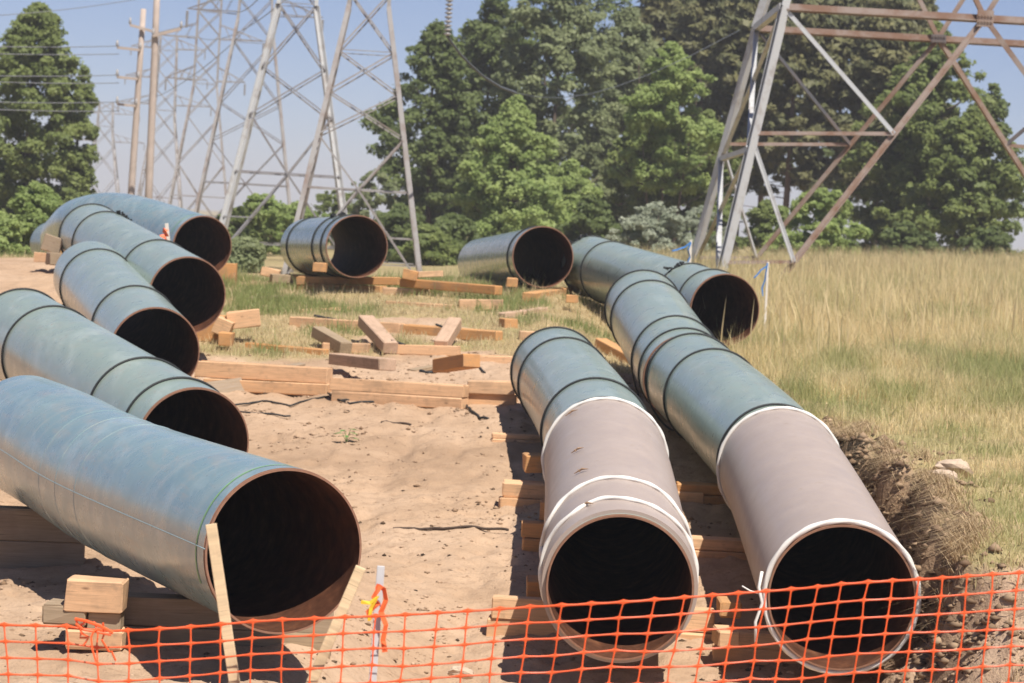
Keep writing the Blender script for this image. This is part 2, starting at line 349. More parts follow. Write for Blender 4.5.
# ------------------------------------------------------------------ grass (stuff)
def blades(name, X, Y, H, W, tone, material, label, lean=.35, droop=0.0, dirx=None, zofs=-.02):
    n = len(X); Z = zplain(X, Y) + zbump(X, Y) + zofs
    a = RNG.uniform(0, 2 * math.pi, n); ca, sa = np.cos(a), np.sin(a)
    la = RNG.uniform(0, 2 * math.pi, n); ll = np.abs(RNG.normal(0, lean, n)); lx, ly = np.cos(la) * ll, np.sin(la) * ll
    if dirx is not None: lx = lx + dirx
    V = np.zeros((n, 5, 3)); lev = [(0, 1.0), (.55, .8)]
    for k, (h, ww) in enumerate(lev):
        bx = X + lx * H * h * h; by = Y + ly * H * h * h; bz = Z + H * h * (1 - droop * h)
        V[:, 2 * k] = np.stack([bx - ca * W * ww, by - sa * W * ww, bz], 1); V[:, 2 * k + 1] = np.stack([bx + ca * W * ww, by + sa * W * ww, bz], 1)
    V[:, 4] = np.stack([X + lx * H, Y + ly * H, Z + H * (1 - droop * 1.6)], 1)
    base = np.arange(n)[:, None] * 5
    T = np.concatenate([base + np.array([[0, 1, 3]]), base + np.array([[0, 3, 2]]), base + np.array([[2, 3, 4]])])
    o = np_mesh(name, V.reshape(-1, 3), T, material, attr=np.repeat(tone, 5))
    return tag(o, label, None, None, 'stuff')
def sample(n, x0, x1, y0, y1, keep):
    Xs = []; Ys = []; c = 0
    while c < n:
        x = RNG.uniform(x0, x1, n * 2); y = RNG.uniform(y0, y1, n * 2)
        k = RNG.random(n * 2) < keep(x, y); Xs.append(x[k]); Ys.append(y[k]); c += k.sum()
    return np.concatenate(Xs)[:n], np.concatenate(Ys)[:n]
def in_view(x, y, m=.6): return (np.abs(x) < .2145 * y + m)
def k_field(x, y):
    return in_view(x, y, 1.2) * sstep(.0, .18, x - bank_x(y)) * sstep(16.3, 16.8, y + 1.0 * (fbm(x * 1.5, y * 0, 23, 3) - .5)) * np.clip(.25 + 14 / np.maximum(y, 14), 0, 1) * (.35 + .65 * sstep(.35, .6, fbm(x * .9, y * .8, 31, 3)))
x, y = sample(210000, 2.9, 18, 13.5, 78, k_field)
tall = sstep(27, 58, y + 7 * (fbm(x * .5, y * .35, 33, 3) - .5)) ; far_ = sstep(20, 36, y)
H = (.10 + .16 * RNG.random(len(x)) + .16 * far_) * (1 + 1.0 * tall) ; H *= np.where(RNG.random(len(x)) < .08, 1.5, 1)
gr = sstep(.40, .68, .55 * fbm(x * .5, y * .3, 35, 4) + .45 * fbm(x * 1.7, y * .9, 36, 3) + .08 * np.exp(-((y - 29) / 9) ** 2))
edge_ = np.exp(-np.clip(x - bank_x(y), 0, 9) / .45) * sstep(30, 22, y)
H *= (1 - .45 * edge_) * (.6 + .4 * sstep(22, 28, y))
tone = np.clip(1.0 - .86 * gr * (1 - .6 * tall) * (1 - edge_) + RNG.normal(0, .16, len(x)) - .12, 0, 1)
blades('field_grass', x, y, H, .0022 + .00008 * y, tone, G_FIELD, 'tall dry meadow grass with greener patches on the right bank', .45)
def k_st(x, y): return in_view(x, y) * sstep(0, .5, x - bank_x(y)) * sstep(31, 52, y + 10 * (fbm(x * .5, y * .3, 39, 3) - .5))
x, y = sample(9000, 2.9, 18, 30, 76, k_st)                            # tall straw stalks with seed heads
blades('grass_stalks', x, y, .55 + .55 * RNG.random(len(x)), .006 + .00020 * y, np.clip(RNG.normal(.92, .13, len(x)), 0, 1), G_FIELD, 'tall straw coloured grass stalks with seed heads along the field edge', .22)
def k_patch(x, y): return in_view(x, y, .2) * sstep(.3, .7, grass_amount(x, y)) * (x < bank_x(y))
x, y = sample(95000, -10.5, 3.4, 32.5, 52, k_patch)
g2 = fbm(x * 1.1, y * .8, 41, 3)
H = .04 + .08 * RNG.random(len(x)) + .08 * sstep(.5, .7, g2); H *= np.where(RNG.random(len(x)) < .04, 2.2, 1)
blades('patch_grass', x, y, H, .0055, np.clip(1.02 - 1.3 * sstep(.54, .70, g2) + RNG.normal(0, .2, len(x)), 0, 1), G_PATCH, 'short patchy green and dry grass around the scattered timbers', .4)
x, y = sample(11500, 2.4, 6.5, 15.6, 30, lambda x, y: np.maximum(np.exp(-((x - bank_x(y) - .17) / .12) ** 2), np.exp(-((y - 16.5) / .28) ** 2) * (x > bank_x(y))) * sstep(.42, .60, vnoise(y * 2.4, x * 2.4, 44)))
fr = sstep(16.8, 16.4, y)
blades('dead_bank_grass', x, y, .10 + .26 * RNG.random(len(x)) ** 1.4, .0028, np.clip(RNG.normal(.5, .28, len(x)), 0, 1), G_DEAD, 'matted dead grass hanging over the cut bank edge', .7, .55, -.65 * (1 - fr))
x, y = sample(9000, 2.7, 6.5, 14.4, 17.0, lambda x, y: sstep(.40, .66, vnoise(x * 1.7, y * 1.7, 47)) * sstep(.0, .5, x - bank_x(y)))
blades('dry_bank_grass', x, y, .08 + .16 * RNG.random(len(x)), .0026, np.clip(RNG.normal(.6, .25, len(x)), 0, 1), G_DEAD, 'sparse dry tufts on the dirt slope below the bank', .8, .4)

# loose clods, crumbs and chips on the sand
def clods(name, X, Y, S, material, tone, label):
    n = len(X); Z = zplain(X, Y) + zbump(X, Y)
    base = np.array([(0, 0, .8), (.9, 0, .1), (.28, .85, .15), (-.73, .53, .05), (-.73, -.53, .12), (.28, -.85, .08), (0, 0, -.5)])
    V = base[None] * (1 + RNG.uniform(-.35, .35, (n, 7, 3))) * (S[:, None, None] * np.stack([RNG.uniform(.7, 1.6, n), RNG.uniform(.7, 1.3, n), RNG.uniform(.5, 1, n)], 1)[:, None, :])
    a = RNG.uniform(0, 6.28, n); c, s_ = np.cos(a)[:, None], np.sin(a)[:, None]
    V = np.stack([V[..., 0] * c - V[..., 1] * s_, V[..., 0] * s_ + V[..., 1] * c, V[..., 2]], 2) + np.stack([X, Y, Z], 1)[:, None, :]
    f = np.array([(0, 1, 2), (0, 2, 3), (0, 3, 4), (0, 4, 5), (0, 5, 1), (6, 2, 1), (6, 3, 2), (6, 4, 3), (6, 5, 4), (6, 1, 5)])
    return tag(np_mesh(name, V.reshape(-1, 3), (np.arange(n)[:, None, None] * 7 + f[None]).reshape(-1, 3), material, attr=np.repeat(tone, 7)), label, None, None, 'stuff')
def tonemat(name, a, b):
    m, t, bs = mat(name); t.links.new(mixc(t, attrf(t, 'tone'), a, b), bs.inputs['Base Color']); bs.inputs['Roughness'].default_value = .95; bs.inputs['Specular IOR Level'].default_value = .1; return m
x, y = sample(9000, -4.5, 4.2, 15.2, 34, lambda x, y: in_view(x, y, .3) * (1 - .9 * sstep(.2, .6, grass_amount(x, y))) * (.06 + sstep(.52, .70, fbm(x * 1.6, y * 1.3, 71, 4)) + .9 * np.exp(-((x - bank_x(y) + .3) / .35) ** 2) + .35 * sstep(16.8, 16.2, y) * (x > 3.0)))
clods('soil_clods', x, y, .007 + .028 * RNG.random(len(x)) ** 3.5 + .012 * RNG.random(len(x)) * (x > 2.9), tonemat('clod_soil', (.22, .14, .085), (.50, .35, .24)), RNG.random(len(x)), 'crumbs and clods of soil strewn over the sand')
x, y = sample(3000, 2.6, 4.4, 14.8, 26, lambda x, y: np.exp(-((x - bank_x(y) + .02) / .16) ** 2) * sstep(15.8, 16.8, y) + .012)
clods('bank_clods', x, y, .016 + .050 * RNG.random(len(x)) ** 2, tonemat('bank_soil', (.13, .08, .05), (.36, .25, .16)), RNG.random(len(x)), 'crumbling lumps of soil on the cut bank face')
x, y = sample(900, -4.5, 4.0, 16, 36, lambda x, y: in_view(x, y, .3) * (1 - .6 * sstep(.2, .6, grass_amount(x, y))) * (.2 + sstep(.5, .7, fbm(x * .9, y * .7, 75, 4))))
clods('dark_litter', x, y, .010 + .020 * RNG.random(len(x)) ** 2, tonemat('litter', (.05, .035, .025), (.20, .13, .08)), RNG.random(len(x)), 'dark bark crumbs and litter on the sand')

# ------------------------------------------------------------------ pipes
D = 1.07; RO = D / 2
class Pipe:
    def __init__(s, ctrl):                                            # ctrl: far end first: (px, py, apparent diameter in px)
        P = [unproj(a, b, F * D / c) for a, b, c in ctrl]; s.ctrl = P
        pts = []
        E = [P[0] * 2 - P[1]] + P + [P[-1] * 2 - P[-2]]
        for i in range(1, len(E) - 2):
            for k in range(40):
                t = k / 40; a, b, c, d = E[i - 1], E[i], E[i + 1], E[i + 2]
                pts.append(.5 * ((2 * b) + (c - a) * t + (2 * a - 5 * b + 4 * c - d) * t * t + (3 * b - a - 3 * c + d) * t ** 3))
        pts.append(P[-1].copy()); s.pts = pts
        L = [0]
        for a, b in zip(pts, pts[1:]): L.append(L[-1] + (b - a).length)
        s.L = L; s.len = L[-1]
    def at(s, u):
        d = min(max(u, 0), 1) * s.len
        for i in range(len(s.L) - 1):
            if s.L[i + 1] >= d - 1e-9:
                t = (d - s.L[i]) / max(s.L[i + 1] - s.L[i], 1e-9); p = s.pts[i].lerp(s.pts[i + 1], t); break
        j = min(max(i, 1), len(s.pts) - 2); tn = (s.pts[min(j + 1, len(s.pts) - 1)] - s.pts[j - 1]).normalized()
        a = Vector((tn.y, -tn.x, 0)).normalized(); b = a.cross(tn)
        if b.z < 0: b = -b
        return p, tn, a, b                                            # centre, tangent (towards the camera end), side (photo left/right), up
    def circ(s, u, r, n, sag=0):
        p, tn, a, b = s.at(u)
        return [p + a * (r * math.cos(2 * math.pi * k / n)) + b * (r * math.sin(2 * math.pi * k / n)) for k in range(n)]
    def u_top(s, ytop, r=RO):                                          # the place whose projected top row is ytop
        best = min(np.linspace(0, 1, 241), key=lambda u: abs(min(proj(q)[1] for q in s.circ(u, r, 32)) - ytop)); return float(best)
    def u_y(s, Y):
        return float(min(np.linspace(0, 1, 241), key=lambda u: abs(s.at(u)[0].y - Y)))
    def surf(s, mb, r, u0, u1, nu, n=88, mi=0, flip=False):
        vs_ = []; 
        for i in range(nu + 1): vs_ += s.circ(u0 + (u1 - u0) * i / nu, r, n)
        fs = [(i * n + k, i * n + (k + 1) % n, (i + 1) * n + (k + 1) % n, (i + 1) * n + k) for i in range(nu) for k in range(n)]
        if flip: fs = [f[::-1] for f in fs]
        mb.add(vs_, fs, mi)
    def annulus(s, mb, u, r0, r1, n=88, mi=0):
        a, b = s.circ(u, r0, n), s.circ(u, r1, n)
        mb.add(a + b, [(k, (k + 1) % n, n + (k + 1) % n, n + k) for k in range(n)], mi)
def ring_pts(p, u, r, loose=0.0, n=72):
    c, tn, a, b = p.at(u); out = []
    for k in range(n):
        t = 2 * math.pi * k / n; q = c + a * (r * math.cos(t)) + b * (r * math.sin(t))
        if loose: q = q + Vector((0, 0, -1)) * loose * max(0, -math.sin(t)) ** 2 + tn * (.02 * math.sin(3 * t))
        out.append(q)
    return out
def closed_tube(mb, pts, r, n=8, twist=0, amp=0):
    Np = len(pts); vs_ = []
    c = sum(pts, Vector()) / Np
    for i, p in enumerate(pts):
        d = (pts[(i + 1) % Np] - pts[i - 1]).normalized(); a = (p - c); a = (a - d * a.dot(d)).normalized(); b = d.cross(a)
        for k in range(n):
            t = 2 * math.pi * k / n; rr = r * (1 + amp * math.cos(3 * t + twist * i))
            vs_.append(p + (a * math.cos(t) + b * math.sin(t)) * rr)
    mb.add(vs_, [(i * n + k, i * n + (k + 1) % n, ((i + 1) % Np) * n + (k + 1) % n, ((i + 1) % Np) * n + k) for i in range(Np) for k in range(n)])
PIPES = {}
def pipe(key, ctrl, material, label, rings=(), coat_from=None, ring_r=.0125, end_back=True):
    p = Pipe(ctrl); PIPES[key] = p
    f, n_ = p.at(.5)[0], p.at(1)[0]
    root = empty('steel_pipe', (p.pts[-1].x, p.pts[-1].y, p.pts[-1].z - RO), label, 'pipe', 'large steel pipes on timber skids')
    eps = .012 / p.len
    sh = MB(); p.surf(sh, RO, eps, 1 - eps * 2, 56)
    reparent_local(sh.build('shell', material, smooth=True), root)
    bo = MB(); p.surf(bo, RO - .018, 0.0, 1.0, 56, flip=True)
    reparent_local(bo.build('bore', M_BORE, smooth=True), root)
    for u, v in ((0, eps), (1, 1 - eps * 2)):
        rm = MB(); p.annulus(rm, u, RO - .018, RO - .004); p.surf(rm, RO - .004, min(u, v), max(u, v), 1); p.annulus(rm, v, RO - .004, RO)
        reparent_local(rm.build('rim', M_RIM), root)
    for rg in rings:
        kind, val = rg[0], rg[1]; loose = rg[2] if len(rg) > 2 else 0
        u = p.u_top(val) if kind == 'y' else val
        u = min(max(u, .008), .992); mb = MB()
        closed_tube(mb, ring_pts(p, u, RO + ring_r * .8 + (.03 if coat_from and u > coat_from else 0), loose), ring_r, 8)
        reparent_local(mb.build('rope_ring', M_RUBBER, smooth=True), root)
    return p, root
pC, rC = pipe('C', [(555, 371, 88), (586, 415, 102), (606, 464, 117), (620, 588, 149)], M_GREEN, 'green steel pipe with grey coated front half, centre of the strip', [('u', .01), ('y', 338.6), ('y', 379), ('y', 399)])
pR, rR = pipe('R', [(691, 379, 92), (738, 421, 104), (781, 471, 116), (842, 598, 149)], M_GREEN, 'green steel pipe with grey coated front half, nearest the cut bank', [('u', .012, .10), ('y', 349.6), ('y', 406, .06)])
pR2, rR2 = pipe('R2', [(643, 308, 76), (688, 379.5, 91)], M_GREEN, 'plain green pipe butting the back of the coated pipe by the bank', [('u', .01), ('y', 281), ('y', 317, .36), ('y', 329)])
pR3, rR3 = pipe('R3', [(590, 266, 60), (725, 310, 73)], M_GREEN, 'green pipe lying aslant at the field edge below the large tower', [('u', .01), ('y', 242), ('y', 264), ('y', 270)])
pR4, rR4 = pipe('R4', [(482, 263, 49), (543, 257, 62)], M_SLATE, 'slate grey pipe at the top of the strip in front of the grove', [('u', .93)])
pM, rM = pipe('M', [(308, 246.5, 56), (357, 246.5, 63)], M_SLATE, 'short slate pipe one can see through, on timbers below the rusty tower', [('u', .16), ('u', .72), ('u', .90)])
pL1, rL1 = pipe('L1', [(25, 434, 118), (62, 452, 126), (125, 487, 137.5), (284.5, 551.5, 167)], M_BLUE, 'big blue bent pipe with open end in the left foreground', [])
pL2, rL2 = pipe('L2', [(20, 335, 93), (193, 446, 118.5)], M_GREEN, 'pale green pipe just behind the big blue pipe', [('u', .01), ('y', 307), ('y', 358.5), ('y', 379)])
pL3, rL3 = pipe('L3', [(90, 277, 72.5), (155, 352, 90.5)], M_GREEN, 'third pipe of the left row with two black rings', [('y', 249.6), ('y', 286.6)])
pL4, rL4 = pipe('L4', [(91, 236, 64), (187.5, 295.5, 78.5)], M_GREEN, 'fourth pipe of the left row beside an orange flagged stake', [('u', .01), ('y', 212), ('y', 240.5)])
pL5, rL5 = pipe('L5', [(66, 238, 51), (84, 224, 54), (125, 222, 56.5), (202.5, 246.5, 62)], M_BLUE, 'blue bent pipe at the back of the left row', [])
pL6, rL6 = pipe('L6', [(51, 244, 44), (112, 248, 47)], M_SLATE, 'grey pipe end peeping out behind the blue bent pipe at the far left', [])
# coated sleeves of the two nearest pipes, their white bands and ropes
for p, root, ytop, bands, rope in ((pC, rC, 403, (479.5, 499), False), (pR, rR, 412, (), True)):
    u0 = p.u_top(ytop); rc = RO + .028; sl = MB(); u1 = 1 - .045 / p.len if not rope else 1 - .03 / p.len
    p.surf(sl, rc, u0, u1, 30); p.annulus(sl, u0, RO, rc); p.annulus(sl, u1, RO, rc)
    reparent_local(sl.build('grey_coating_sleeve', M_COAT, smooth=True), root)
    def band(u, r, wd, name, m, wob=0):
        mb = MB(); n = 96; vs_ = []
        cs = [(-wd / 2, 0), (-wd / 2, .012), (-wd / 6, .020), (wd / 6, .018), (wd / 2, .010), (wd / 2, 0)]
        for k in range(n):
            t = 2 * math.pi * k / n; wo = wob * (vnoise(k * .35, u * 50, 3) - .5)
            c, tn, a, b = p.at(u); dr = a * math.cos(t) + b * math.sin(t)
            for (dx, dz) in cs: vs_.append(c + dr * (r + dz * (1 + .5 * (vnoise(k * .9, dx * 40, 8) - .5))) + tn * (dx + wo))
        q = len(cs); mb.add(vs_, [(k * q + i, k * q + i + 1, ((k + 1) % n) * q + i + 1, ((k + 1) % n) * q + i) for k in range(n) for i in range(q - 1)])
        reparent_local(mb.build(name, m, smooth=True), root)
    def rope_band(u, r, wob, nm='white_rope_band'):
        pts = []; n = 240; c, tn, a, b = p.at(u)
        for k in range(n):
            t = 2 * math.pi * k / n; pts.append(c + (a * math.cos(t) + b * math.sin(t)) * (rc + r * .6) + tn * wob * (vnoise(k * .06, u * 40, 3) - .5))
        mb = MB(); closed_tube(mb, pts, r, 8, .5, .16); reparent_local(mb.build(nm, M_ROPE, smooth=True), root)
    rope_band(u0, .017, .03)
    for yb in bands: rope_band(p.u_top(yb, rc), .017, .12)
    if rope:
        mb = MB(); closed_tube(mb, ring_pts(p, 1 - .03 / p.len, RO + .018, 0, 260), .020, 9, .42, .16)
        reparent_local(mb.build('white_rope_ring', M_ROPE, smooth=True), root)
        c, tn, a, b = p.at(1); q = c + a * (-1 if a.x > 0 else 1) * (RO + .05) + tn * .02
        mb = MB(); mb.tube([q + Vector((.0, 0, .16)), q + Vector((-.02, -.03, .05)), q + Vector((.01, -.04, -.06)), q + Vector((-.03, -.03, -.2)), q + Vector((-.02, -.05, -.34))], .012, 6)
        mb.tube([q + Vector((0, -.02, .0)), q + Vector((-.08, -.03, .02)), q + Vector((-.14, -.02, .05))], .006, 5)
        reparent_local(mb.build('rope_tail', M_ROPE, smooth=True), root)
    else:
        for yb, k in ((404, 0), (442, 1), (464, 2), (499, 3)):          # dead leaves and straw scraps caught on the coating
            u = p.u_top(yb, rc); c, tn, a, b = p.at(u); sgn = -1 if a.x > 0 else 1
            ang = R(54 + 3 * k); q = c + (a * sgn * math.cos(ang) + b * math.sin(ang)) * (rc + .012); g = np.random.default_rng(k + 5); sd_ = (a * math.sin(ang) * -sgn + b * math.cos(ang))
            mb = MB(); l = .05 + .03 * g.random(); mb.tube([q - sd_ * l - tn * .03, q + b * .012, q + sd_ * l * .8 + tn * (.02 + .05 * g.random())], [.003, .010, .002], 5)
            mb.tube([q - sd_ * .02, q + b * .02 - sd_ * .04 - tn * .05 * g.random()], [.006, .002], 5)
            reparent_local(mb.build('straw_scrap', M_SCRAP), root)
def seam(p, root, ang, r=.008, u0=0.0, u1=1.0):
    pts = []
    for i in range(61):
        u = u0 + (u1 - u0) * i / 60; c, tn, a, b = p.at(u); sgn = -1 if a.x > 0 else 1
        pts.append(c + (a * sgn * math.cos(ang) + b * math.sin(ang)) * (RO + .001))
    mb = MB(); mb.tube(pts, r, 6); reparent_local(mb.build('weld_seam', M_SEAM, smooth=True), root)
seam(pL1, rL1, R(2), .0045)
def painted_line(p, root, u, a0, a1):
    mb = MB(); vs_ = []
    for k in range(40):
        t = a0 + (a1 - a0) * k / 39; c, tn, a, b = p.at(u); sgn = -1 if a.x > 0 else 1
        dr = a * sgn * math.cos(t) + b * math.sin(t)
        for dx in (-.011, .011): vs_.append(c + dr * (RO + .003) + tn * (dx + .012 * math.sin(3 * t)))
    mb.add(vs_, [(2 * k, 2 * k + 1, 2 * k + 3, 2 * k + 2) for k in range(39)])
    reparent_local(mb.build('green_paint_line', M_GLINE), root)
painted_line(pL1, rL1, 1 - .17 / pL1.len, R(-25), R(100))
painted_line(pL5, rL5, 1 - .25 / pL5.len, R(20), R(120))
for u in (.40, .47, .55):                                              # raised bending-shoe bands on the big blue pipe
    mb = MB(); closed_tube(mb, ring_pts(pL1, u, RO - .014, 0, 90), .0175, 10); reparent_local(mb.build('bend_band', M_BLUE, smooth=True), rL1)
# frayed black strap knots on two of the rings
for p, root, u, ang in ((pR3, rR3, pR3.u_top(264), 118), (pL4, rL4, pL4.u_top(212), 62), (pR3, rR3, .02, 120), (pM, rM, .72, 100)):
    c, tn, a, b = p.at(u); sgn = -1 if a.x > 0 else 1; mb = MB()
    for k in range(7):
        an = R(ang - 14 + 4.5 * k); q = c + (a * -sgn * math.cos(an) + b * math.sin(an)) * (RO + .035) + tn * random.uniform(-.05, .05)
        mb.bar(q, q + Vector((random.uniform(-.1, .1), random.uniform(-.05, .05), random.uniform(-.02, .04))), .035, .03)
    reparent_local(mb.build('strap_knot', M_RUBBER), root)

# ------------------------------------------------------------------ timbers
TG = 'timber skids and blocks'
def timber(p0, p1, h, d, label, m=None, roll=0.0, name='timber', away=1, group=TG):
    """p0, p1: ends of the lower front edge; the body reaches h up and d away from the camera"""
    p0 = Vector(p0); p1 = Vector(p1)
    if p1.x < p0.x: p0, p1 = p1, p0
    ax = (p1 - p0); L = ax.length; ax.normalize()
    ay = Vector((0, 0, 1)).cross(ax).normalized()
    if ay.y < 0 and abs(ay.y) > 1e-6: ay = -ay
    az = ax.cross(ay).normalized()
    if az.z < 0: az = -az; 
    mb = MB(); mb.cbox(L, d, h, random.uniform(.006, .014), jit=.006)
    o = mb.build(name, m or M_WOOD)
    Mx = Matrix(((ax.x, ay.x, az.x, 0), (ax.y, ay.y, az.y, 0), (ax.z, ay.z, az.z, 0), (0, 0, 0, 1)))
    c = (p0 + p1) / 2 + ay * (d / 2) * away
    o.matrix_world = Matrix.Translation(c) @ Mx @ Matrix.Rotation(roll + random.gauss(0, .018), 4, 'X') @ Matrix.Rotation(random.gauss(0, .014), 4, 'Z')
    return tag(o, label, 'timber', group)
def gt(x0, y0, x1, y1, h, d, label, m=None, lift=0.0, sink=.02, roll=0.0, name='timber'):
    a = hit(x0, y0, lift); b = hit(x1, y1, lift); s = Vector((0, 0, -sink)); return timber(a + s, b + s, h, d, label, m, roll, name)
def xat(px, Y, Z=None):                                               # world x of image column px at depth Y and height Z (default: on the ground)
    x = (px - CX) / F * Y
    for _ in range(4):
        z = float(zplain(x, Y)) if Z is None else Z
        x = ((px - CX) / F - (z - EYE) / Y * RS) / RC * Y
    return x
def crib(p, Y, px0, px1, labels, hs=.15, d=.2, mats=None, skew=0.0, names='timber', stagger=.0, minn=1):
    """courses of timber stacked from the ground to the underside of pipe p at depth Y"""
    c = p.at(p.u_y(Y))[0]; zb = c.z - RO; X0, X1 = xat(px0, Y), xat(px1, Y)
    g = min(zt(X0, Y), zt(X1, Y), zt(c.x, Y)) - .03
    n = len(labels); h = (zb - g) / n
    for i, lb in enumerate(labels):
        st = stagger * (n - 1 - i)
        timber((X0 - st, Y - d / 2 - .02 * (n - 1 - i), g + h * i), (X1 + st * .4, Y - d / 2 + skew, g + h * i), h - .004, d, lb, (mats or [M_WOOD] * n)[i])
    return zb
def block(px, py, Y, lx, ly, lz, label, m=None, rz=0, rx=0, ry=0, name='timber_block'):
    """a short block whose lower front edge is centred on the pixel (px, py) at depth Y"""
    q = unproj(px, py, Y); mb = MB(); mb.cbox(lx, ly, lz, .010, jit=.007); o = mb.build(name, m or M_WOODO)
    o.location = q + Vector((0, ly / 2, 0)); o.rotation_euler = (rx, ry, rz); return tag(o, label, 'timber block', TG)
# under the centre pipe
crib(pC, 19.0, 490, 711, ['lower of two skids under the open end of the centre pipe', 'upper of two skids under the open end of the centre pipe'], stagger=.03, skew=-.12)
crib(pC, 21.8, 520, 676, ['lower skid under the grey half of the centre pipe, second from its open end', 'upper skid under the grey half of the centre pipe, second from its open end'], stagger=-.02, mats=[M_WOODO, M_WOODO])
crib(pC, 23.9, 502, 704, ['lower skid under the joint of grey and green on the centre pipe', 'upper skid under the joint of grey and green on the centre pipe'], stagger=.02, skew=.1)
crib(pC, 27.3, 492, 640, ['lower skid under the green back of the centre pipe', 'upper skid under the green back of the centre pipe'], skew=.05)
block(535, 602, 19.2, .15, .34, .165, 'orange chock wedged left of the centre pipe near its open end')
block(532, 473, 23.95, .17, .34, .175, 'orange chock wedged left of the centre pipe at its green half', rz=.08)
block(547, 520, 21.8, .12, .3, .16, 'small chock tucked under the grey half of the centre pipe', rz=-.1)
# under the pipe by the bank
crib(pR, 18.3, 718, 946, ['lower of two skids under the open end of the pipe by the bank', 'upper of two skids under the open end of the pipe by the bank'], stagger=.05, skew=-.1)
crib(pR, 21.6, 687, 850, ['lower skid under the grey half of the pipe by the bank, back from the mouth', 'upper skid under the grey half of the pipe by the bank, back from the mouth'], stagger=-.02)
crib(pR, 24.0, 675, 800, ['lower skid under the green half of the pipe by the bank', 'upper skid under the green half of the pipe by the bank'], mats=[M_WOODO, M_WOODO])
block(731, 618, 18.5, .17, .34, .12, 'orange chock wedged left of the rope ringed pipe mouth')
block(697, 500, 24.0, .18, .34, .15, 'orange chock between the two coated pipes')
block(727, 648, 17.9, .16, .3, .12, 'pale timber end below the mouth of the pipe by the bank', M_WOOD, rz=.1)
crib(pR2, 30.6, 600, 720, ['timber skid under the plain green pipe behind the bank pipe'], mats=[M_WOODG])
gt(594, 346, 630, 366, .15, .2, 'diagonal timber lying between the centre pipe and the plain green pipe', M_WOODO)
crib(pR3, 38.0, 650, 742, ['timber skid under the pipe at the field edge'], mats=[M_WOODG])
# under the big blue pipe
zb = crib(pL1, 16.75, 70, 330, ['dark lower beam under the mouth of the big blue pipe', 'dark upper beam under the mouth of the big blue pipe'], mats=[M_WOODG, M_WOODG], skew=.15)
block(93, 613, 16.3, .39, .25, .215, 'light square block on top of the pile left of the big blue pipe mouth', M_WOOD, rz=-.03)
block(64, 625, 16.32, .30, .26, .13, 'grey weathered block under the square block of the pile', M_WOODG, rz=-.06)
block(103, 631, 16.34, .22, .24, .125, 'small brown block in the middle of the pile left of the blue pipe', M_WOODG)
block(93, 650, 16.3, .39, .26, .13, 'pale bottom block of the pile left of the blue pipe', M_WOOD)
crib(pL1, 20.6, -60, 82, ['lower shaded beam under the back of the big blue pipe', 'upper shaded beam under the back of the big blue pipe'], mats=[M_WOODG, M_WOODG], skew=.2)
block(268, 640, 16.95, .42, .2, .12, 'timber end in the sun below the blue pipe mouth', M_WOOD)
crib(pL2, 23.4, 110, 262, ['timber skid under the mouth of the pale green pipe'], mats=[M_WOOD])
crib(pL3, 30.0, 118, 196, ['timber skid under the mouth of the third left pipe'], mats=[M_WOOD])
crib(pL4, 35.0, 150, 228, ['timber skid under the mouth of the fourth left pipe'], mats=[M_WOODO])
crib(pL5, 44.0, 170, 236, ['timber skid under the mouth of the blue pipe at the back'], mats=[M_WOODO])
crib(pL5, 46.9, 52, 110, ['timber skid under the bend of the blue pipe at the back'], mats=[M_WOODO])
crib(pL4, 39.0, 60, 130, ['timber skid under the back of the fourth left pipe'], mats=[M_WOOD])
# pile left of the fourth pipe
block(48, 252, 39.6, .32, .25, .27, 'tilted pale block on the pile at the back of the left row', M_WOODG, ry=.28, rz=.2)
block(42, 262, 39.5, .24, .25, .15, 'lower block of the pile at the back of the left row', M_WOOD, rz=-.3)
block(52, 265, 39.3, .20, .25, .2, 'grey block at the foot of the pile at the back of the left row', M_WOODG, rz=.5)
# beside the mouth of the fourth pipe
block(219, 335, 34.5, .25, .3, .24, 'upright block against the mouth of the fourth left pipe', M_WOOD, ry=.35)
block(244, 328, 34.7, .48, .22, .25, 'tilted square board end right of the fourth left pipe', M_WOOD, ry=-.17, rz=.1)
block(225, 346, 34.0, .20, .25, .19, 'small cube block in front of the tilted board end', M_WOODO)
# loose timbers between the rows
gt(194, 377, 327, 384, .20, .2, 'upper long pale timber at the front of the scatter, left', M_WOOD, lift=.13, sink=0)
gt(202, 389, 327, 395, .155, .22, 'lower long pale timber at the front of the scatter, left', M_WOOD)
gt(329, 390, 463, 398, .15, .2, 'upper long timber at the front of the scatter, middle', M_WOOD, lift=.12, sink=0)
gt(331, 400, 462, 408, .14, .22, 'lower long timber at the front of the scatter, middle', M_WOOD)
gt(467, 394, 514, 395, .16, .2, 'upper short timber just left of the centre pipe back', M_WOOD, lift=.13, sink=0)
gt(467, 404, 516, 405, .15, .22, 'lower short timber just left of the centre pipe back', M_WOOD)
gt(206, 396, 246, 391, .20, .05, 'grey board leaning near the pale green pipe mouth', M_WOODG, roll=-.5)
gt(288, 326, 400, 333, .16, .2, 'timber in the back row of the scatter with a black strap on it', M_WOOD)
gt(402, 334, 497, 341, .16, .2, 'right timber in the back row of the scatter', M_WOODO)
gt(519, 340, 560, 342, .15, .2, 'timber end beyond the small orange block', M_WOOD)
gt(244, 348, 322, 355, .10, .18, 'low timber half buried in grass left in the scatter', M_WOODO)
gt(322, 352, 368, 353, .15, .2, 'pale timber under the left leaning pieces', M_WOOD)
gt(386, 353, 458, 355, .14, .2, 'pale timber between the two leaning timbers', M_WOOD)
gt(472, 363, 515, 364, .12, .2, 'timber in the grass behind the raised block', M_WOOD)
